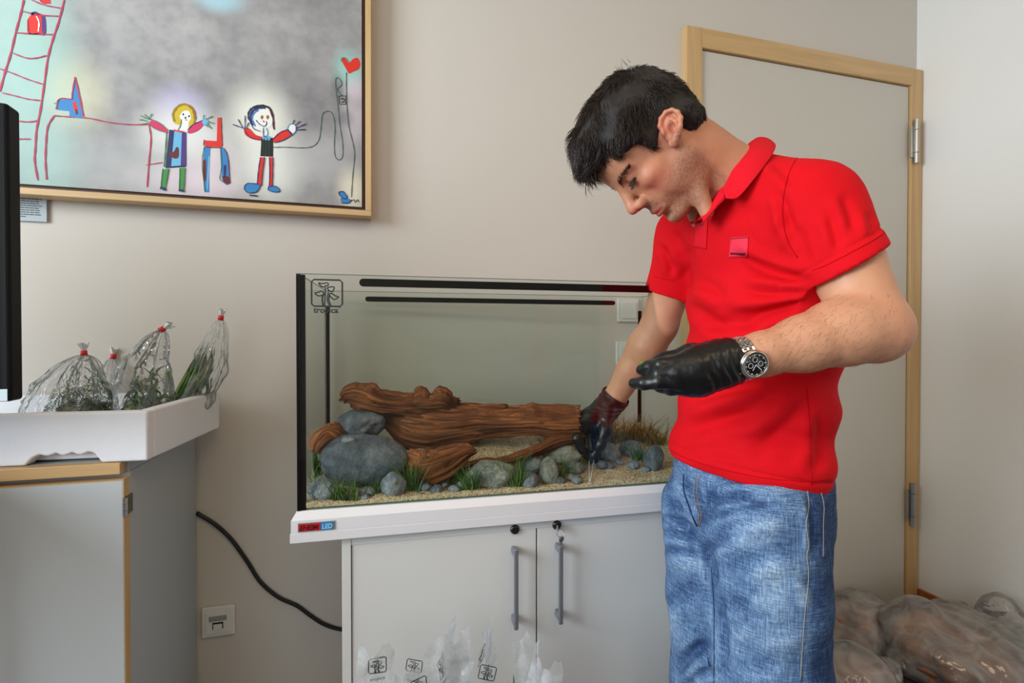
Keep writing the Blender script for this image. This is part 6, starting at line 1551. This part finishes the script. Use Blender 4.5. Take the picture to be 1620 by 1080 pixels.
for k, (dx_, dy_, dD) in enumerate([(-5, -12, 0), (2, -9, .01), (-9, -8, .005), (-2, -14, .01)]):
    e1 = pt(1016 + dx_, 583 + dy_, .768 + dD); mid = (s0_ + e1) / 2 + np.array([0, 0, .002]); w_ = RT * .0016
    pyd('leaf', np.array([s0_ - w_ * .3, s0_ + w_ * .3, mid - w_, mid + w_, e1]) - s0_, [(0, 1, 3, 2), (2, 3, 4)], m_sg, spg)
tube('root', np.array([s0_, pt(1018, 592, .765), pt(1014, 598, .760)]) - s0_, .0006, mat('pale_root', lin(190, 180, 140), .6), spg, 5)
# ================================================================== bags and bagged plants
m_film = film_mat('clear_bag_film', (0.99, 0.995, 0.995, 1), 0.15, rough=0.10, bump=(30, 0.8), ior=1.5, gl_=0.9)
m_filmw = film_mat('milky_bag_film', (0.98, 0.98, 0.98, 1), 0.27, (0.95, 0.95, 0.94, 1), rough=0.07, bump=(14, 1.0), ior=1.6, gl_=1.0)
m_tuft = mat('gathered_film', lin(225, 230, 232), .35, spec=.5)
m_tie = mat('red_tape', lin(214, 30, 34), 0.45)
def crum(p, sc, seed, oc=3):
    s_ = 0; a_ = 1.0
    for o_ in range(oc): s_ = s_ + a_ * (1 - 2.2 * np.abs(noise3(p, sc * 1.9 ** o_, seed + o_))); a_ *= .5
    return s_
def plant_bag(label, base, neck, rx, ry, tuftdir, seed, lean=(0, 0, 0), m=None, fat=1.0, group='tied plant bags in the foam tray', tie=True):
    """base: centre of the resting bottom; neck: where the tie is"""
    base = np.array(base, float); neck = np.array(neck, float); ax_ = neck - base; L_ = np.linalg.norm(ax_); seg, rows = 96, 54
    rg = np.random.default_rng(seed); vs = []
    ph = rg.uniform(0, 6.28, 4)
    for i in range(rows):
        t_ = i / (rows - 1)
        w_ = (1 - t_) ** .62 * (1 - .35 * (1 - t_) ** 4) + .055 * 1.0; w_ *= min(1, (t_ / .06) ** .5 if t_ > 0 else .02)
        c_ = base + ax_ * t_ + np.array(lean) * math.sin(t_ * 3.14)
        for j in range(seg):
            a = 2 * math.pi * j / seg
            pl = 1 + (.05 + .22 * t_ ** 2) * math.sin(a * 7 + ph[0]) * .6 + (.03 + .16 * t_ ** 2) * math.sin(a * 13 + ph[1] + t_ * 2)
            sq = 1 + .10 * math.cos(2 * a + ph[2]) * (1 - t_) + .06 * math.cos(3 * a + ph[3])
            vs.append(c_ + np.array([rx * math.cos(a), ry * math.sin(a), 0]) * w_ * pl * sq * fat)
    v = np.array(vs); T_ = np.repeat(np.linspace(0, 1, rows), seg)
    rad = v - (base + ax_ * T_[:, None]); rad[:, 2] *= .3; rn = rad / (np.linalg.norm(rad, axis=1)[:, None] + 1e-6)
    v += rn * (0.0075 * (crum(v, 17, seed % 5) - .6) * np.clip((1 - T_) * 3, 0.12, 1) * np.clip(T_ * 14, 0, 1))[:, None]
    v[:, 2] = np.maximum(v[:, 2], base[2])
    f = [(i * seg + j, i * seg + (j + 1) % seg, (i + 1) * seg + (j + 1) % seg, (i + 1) * seg + j) for i in range(rows - 1) for j in range(seg)]
    t = tag(empty('plant_bag', base), label, 'bag', group)
    fast_mesh('bag_film', v - base, f, m or m_film, t)
    if tie:
        d = np.array(tuftdir, float); d /= np.linalg.norm(d)
        vs, fs = tube_data([neck - base - d * .002, neck - base + d * .010], [.0068, .0060], 14); pyd('tie', vs, fs, m_tie, t, True)
        seg2 = 24; tv = []
        tg, N_, B_ = frames([neck - base, neck - base + d * .01, neck - base + d * .02])
        for i in range(7):
            q_ = i / 6; r_ = .0050 + .0090 * q_
            for j in range(seg2):
                a = 2 * math.pi * j / seg2; rr_ = r_ * (1 + .35 * math.sin(a * 5 + seed) * q_)
                tv.append(neck - base + d * (.008 + .017 * q_ + .003 * math.sin(a * 3 + seed) * q_) + N_[0] * rr_ * math.cos(a) + B_[0] * rr_ * .55 * math.sin(a))
        pyd('gathered_top', tv, [(i * seg2 + j, i * seg2 + (j + 1) % seg2, (i + 1) * seg2 + (j + 1) % seg2, (i + 1) * seg2 + j) for i in range(6) for j in range(seg2)], m_tuft, t, True)
    return t
m_lf = [mat('leaf_' + k_, c_, .42, spec=.4) for k_, c_ in (('deep', lin(52, 92, 42)), ('mid', lin(88, 134, 58)), ('light', lin(134, 172, 84)))]
m_dk = mat('wet_moss_dark', lin(30, 42, 26), .6)
def leaves(vs, fs, mi, root, tipd, ln, w, rg, mk, bend=.4, seg=6):
    side = np.cross(tipd, [0, 0, 1.0]); side = side / (np.linalg.norm(side) + 1e-6); up_ = np.cross(side, tipd); o = len(vs)
    for i in range(seg + 1):
        t_ = i / seg; c_ = root + tipd * ln * t_ - np.array([0, 0, 1.0]) * bend * ln * t_ * t_ + side * .12 * ln * math.sin(t_ * 4 + o)
        ww = w * math.sin(math.pi * min(.98, .12 + t_ * .86)) ** .8
        vs += [c_ - side * ww + up_ * ww * .25, c_, c_ + side * ww + up_ * ww * .25]
    for i in range(seg):
        a = o + 3 * i; fs += [(a, a + 1, a + 4, a + 3), (a + 1, a + 2, a + 5, a + 4)]; mi += [mk, mk]
def bagged_plant(label, base, spread, nl, ln, w, updir, seed, core=True, bend=.4, rnd=.55, zr=0.0, hull=None):
    base = np.array(base, float); rg = np.random.default_rng(seed); t = tag(empty('potted_plant' if False else 'aquatic_plant', base), label, 'plant', 'green plants inside the tied bags')
    vs, fs, mi = [], [], []
    for k in range(nl):
        r0 = np.array([rg.normal() * spread[0] * .5, rg.normal() * spread[1] * .5, .004 + abs(rg.normal()) * spread[2] * .4 + zr * rg.random()])
        d = np.array(updir, float) + rg.normal(size=3) * rnd; d[2] = abs(d[2]) + .15; d /= np.linalg.norm(d)
        leaves(vs, fs, mi, r0, d, ln * rg.uniform(.6, 1.15), w * rg.uniform(.7, 1.2), rg, int(rg.choice([0, 0, 1, 1, 2])), bend)
    if hull is not None:
        nk, rx, ry = hull; vv_ = np.array(vs); Hh = nk[2] - base[2]; tt_ = np.clip(vv_[:, 2] / Hh, .02, .88); vv_[:, 2] = tt_ * Hh
        ax2 = (np.array(nk) - base)[None] * tt_[:, None]; off = vv_ - ax2; wm = (1 - tt_) ** .62 * .80; rr_ = np.sqrt((off[:, 0] / rx) ** 2 + (off[:, 1] / ry) ** 2) / wm
        off[:, :2] /= np.maximum(rr_, 1)[:, None] ** .92; vv_[:, :2] = ax2[:, :2] + off[:, :2]; vs = vv_
    o = pyd('foliage', vs, fs, None, t, True); [o.data.materials.append(m) for m in m_lf]; o.data.polygons.foreach_set('material_index', mi); o['kind'] = 'stuff'
    md = o.modifiers.new('t', 'SOLIDIFY'); md.thickness = .0004
    if core:
        v = ICO4.copy(); v = v * (1 + .25 * fbm(v, 4, seed % 6, 3))[:, None] * np.array(spread) * np.array([.85, .85, .5]); v[:, 2] = np.maximum(v[:, 2], -spread[2] * .12) + spread[2] * .14
        fast_mesh('root_clump', v, ICOF4, m_dk, t)
    return t
TF = 0.8415 + 0.0243
def tb2(px, D): p = P(px, 640, D); return np.array([p[0], p[1], TF])
A0, B0_, C0_, D0_ = tb2(124, 1.115), tb2(176, 1.27), tb2(226, 1.135), tb2(284, 1.215)
plant_bag('tied clear plant bag at the left of the foam tray, white tuft upright', A0, pt(133, 561, 1.115), .105, .060, (0, 0, 1), 3, lean=(-.020, 0, 0))
plant_bag('tied clear bag behind the leftmost one, only its red tie and top showing', B0_, pt(179, 566, 1.27), .060, .050, (.1, .1, 1), 5)
plant_bag('tied clear plant bag in the middle, its red tie slanting to the right', C0_, pt(254, 522, 1.135), .076, .056, (.85, 0, .5), 8, lean=(-.020, 0, .01))
plant_bag('tall tied bag of long leaves at the right end of the tray', D0_, pt(349, 505, 1.23), .056, .046, (.2, 0, 1), 11, lean=(.010, 0, -.01))
bagged_plant('fine feathery green plant in the leftmost tied bag', A0 + [.005, 0, .004], (.075, .036, .100), 700, .032, .0013, (0, 0, .6), 21, zr=.045, hull=(pt(133, 561, 1.115), .105, .060))
bagged_plant('small green plant in the hidden bag behind the leftmost one', B0_ + [0, 0, .004], (.035, .03, .05), 60, .04, .003, (0, 0, 1), 22)
bagged_plant('bushy dark green plant in the middle tied bag', C0_ + [.004, -.004, .004], (.052, .032, .100), 240, .046, .0036, (.1, 0, 1), 23, zr=.050, hull=(pt(254, 522, 1.135), .076, .056))
bagged_plant('broad-leaved green plant in the tall right bag', D0_ + [.002, 0, .004], (.034, .018, .060), 56, .150, .0085, (.34, 0, 1), 24, bend=.05, rnd=.20, zr=.03, hull=(pt(349, 505, 1.23), .056, .046))

# ---- foam box with printed sleeves in front of the white cabinet
fb0 = P(700, 1080, .86); fbx = tag(empty('foam_box', (fb0[0] - .01, fb0[1] + .02, 0), -TA), 'low white foam box on the floor holding printed plant sleeves, below the cabinet doors', 'box')
bm = bmesh.new(); bw, bd, bh = .205, .085, .27
bm_box(bm, -bw, bw, -bd, -bd + .018, 0, bh); bm_box(bm, -bw, bw, bd - .018, bd, 0, bh); bm_box(bm, -bw, -bw + .018, -bd + .018, bd - .018, 0, bh); bm_box(bm, bw - .018, bw, -bd + .018, bd - .018, 0, bh); bm_box(bm, -bw + .018, bw - .018, -bd + .018, bd - .018, 0, .02)
bm_obj('box_body', bm, m_foam, fbx, bevel=.003)
m_slv = film_mat('sleeve_film', (0.985, 0.99, 0.99, 1), 0.24, (.93, .96, 1, 1), rough=0.10, bump=(34, 0.8), ior=1.35)
def sleeve(label, px, ptop, wpx, D, tilt, yaw_, seed, emb=None, es=1.0):
    """flat printed film sleeve standing in the box; emb: photo position of its emblem"""
    s = D / FPX; w = wpx * s; top = P(px, ptop, D); z0 = .05; h = top[2] - z0; cols, rows = 36, 60
    rg = np.random.default_rng(seed); vs = []
    for sd in (1, -1):
        for i in range(rows + 1):
            for j in range(cols + 1):
                x = (j / cols - .5) * w; z = h * i / rows; e_ = 1 - (2 * j / cols - 1) ** 2
                topv = .009 * math.sin(j * .26 + seed) + .0025 * math.sin(j * .8 + seed * 2)
                zz_ = z + (topv * (i / rows) ** 3); dpt = sd * (.009 * e_ * (1.15 - i / rows)) 
                vs.append((x * (1 + .10 * math.sin(i * .16 + seed)), dpt, zz_))
    v = np.array(vs); zf = v[:, 2] / h
    v[:, 1] += .0065 * (crum(v * [1, 1.5, 1] + seed, 19, seed % 5) - .5) * np.clip(zf * 2, 0, 1); v[:, 0] += .003 * noise3(v + seed, 30, 2)
    K_ = (cols + 1) * (rows + 1)
    f = [(k + i * (cols + 1) + j, k + i * (cols + 1) + j + 1, k + (i + 1) * (cols + 1) + j + 1, k + (i + 1) * (cols + 1) + j) for k in (0, K_) for i in range(rows) for j in range(cols)]
    t = tag(empty('plant_sleeve', (top[0], top[1], z0)), label, 'bag', 'printed plant sleeves in the foam box'); t.rotation_euler = (0, R(tilt), R(yaw_) - TA)
    fo = fast_mesh('sleeve_film', v, f, m_slv, t)
    if emb:
        S_ = v[K_:].reshape(rows + 1, cols + 1, 3)
        bpy.context.view_layer.update(); Mi = t.matrix_world.inverted()
        ep = Mi @ Vector(P(emb[0], emb[1], D)); es_ = .00078 * es
        def fold(x, z):
            xx = x + ep.x; zz = z + ep.z
            jj = np.clip(((xx / w + .5) * cols).round().astype(int), 0, cols); ii = np.clip((zz / h * rows).round().astype(int), 0, rows)
            return S_[ii, jj, 1] - .0022
        emblem('printed_emblem', m_print, t, Matrix.Translation((ep.x, 0, ep.z)), es_, fold)
        text('printed_word', 'tropica', .0105 * es, m_print, t, (ep.x, -.006 - .004, ep.z - .0265 * es), ext=.00005, align='CENTER')
    return t
sleeve('clear sleeve with an upright printed tree emblem, leftmost in the foam box', 596, 1026, 62, .875, 0, 4, 1, (597, 1050), .86)
sleeve('clear sleeve with a slanted tree emblem, second from the left', 655, 1030, 58, .885, 10, -14, 2, (655, 1054), .80)
sleeve('low sleeve whose emblem just shows at the bottom edge of the frame', 664, 1058, 54, .845, -2, 6, 3, (662, 1085), .80)
sleeve('narrow sleeve turned edge-on so its emblem looks squeezed, left of centre', 696, 1018, 54, .865, 8, 68, 4, (693, 1055), .86)
sleeve('tallest crumpled clear sleeve without visible print, right of centre', 735, 1004, 70, .890, -4, 10, 5)
sleeve('narrow sleeve standing edge-on with a tall thin emblem', 763, 1014, 52, .875, 5, 62, 6, (762, 1036), .86)
sleeve('clear sleeve with a tilted emblem beside the dark green leaf', 775, 1040, 58, .845, 12, -12, 7, (771, 1064), .80)
sleeve('clear unprinted sleeve at the right end of the foam box', 812, 1014, 46, .880, 3, 0, 9)
lfp = P(812, 1062, .850); lf = tag(empty('leafy_stem', (lfp[0], lfp[1], .1)), 'pointed dark green leaf sticking up among the sleeves', 'plant')
vs, fs, mi = [], [], []; leaves(vs, fs, mi, np.array([.004, 0, lfp[2] - .1 - .055]), np.array([-.10, 0, 1.0]), .055, .0075, RNG, 0, 0.0, 8)
o = pyd('leaf', vs, fs, m_lf[0], lf, True); tube('stem', [(.004, 0, 0), (.004, 0, lfp[2] - .1 - .05)], .0012, m_lf[0], lf, 6)

# ---- plastic-wrapped bundles on the floor at the right
m_brown = mat('brown_packing_paper', lin(176, 128, 96), .8, var=(9, lin(112, 72, 52), .35, .65))
_b = bmesh.new(); bmesh.ops.create_icosphere(_b, subdivisions=6, radius=1); ICO6 = np.array([q_.co[:] for q_ in _b.verts]); ICOF6 = np.array([[q_.index for q_ in f_.verts] for f_ in _b.faces]); _b.free()
def bundle(label, px, D, rx, ry, rz, seed, rot=0, mf=None, inner=True, peak=None):
    g_ = P(px, 900, D); c = np.array([g_[0], g_[1], 0]); t = tag(empty('wrapped_bundle', c, R(rot)), label, 'bag', 'plastic wrapped bundles on the floor')
    v = ICO6.copy(); v = v * (1 + .20 * fbm(v + seed, 1.3, 2, 2))[:, None]; v *= [rx, ry, rz]
    nrm_ = ICO6; v += nrm_ * ((crum(v * [1, .45, .8] + seed * .37, 6.0, seed % 6, 3) - .6) * .019 + (crum(v * [1.2, .3, 1] + seed, 21, 1, 2) - .5) * .0030)[:, None]
    if peak is not None:
        for (dx, dy, w_, h_) in peak: v[:, 2] += h_ * np.exp(-((v[:, 0] - dx) ** 2 + (v[:, 1] - dy) ** 2) / w_ ** 2) * (v[:, 2] > 0)
    v[:, 2] = np.where(v[:, 2] < -rz * .55, -rz * .55 + (v[:, 2] + rz * .55) * .08, v[:, 2]); v[:, 2] -= v[:, 2].min() - .001
    fast_mesh('wrap_film', v, ICOF6, mf or m_filmw, t)
    if inner:
        u_ = ICO * (1 + .12 * fbm(ICO + seed, 2.2, 3, 3))[:, None] * [rx * .80, ry * .80, rz * .80]; u_ += ICO * ((crum(u_ + seed, 16, 3, 3) - .6) * .008)[:, None]
        u_[:, 2] = np.maximum(u_[:, 2], -rz * .5); u_[:, 2] -= u_[:, 2].min() - .006
        fast_mesh('packed_paper', u_, ICOF, m_brown, t)
    return t
bundle('brown-filled plastic bundle on the floor just behind the jeans', 1352, 1.76, .155, .15, .085, 4, 10)
bundle('largest crumpled plastic bundle in the floor corner at the right', 1500, 1.60, .235, .215, .108, 9, 12, peak=[(-.06, .08, .10, .02)])
bundle('pale plastic bundle at the bottom edge between the jeans and the big bundle', 1352, 1.48, .145, .12, .075, 14, 0, inner=True)
bundle('grey plastic bundle behind the big one against the right wall', 1600, 1.60, .070, .12, .120, 19, 0, inner=False)
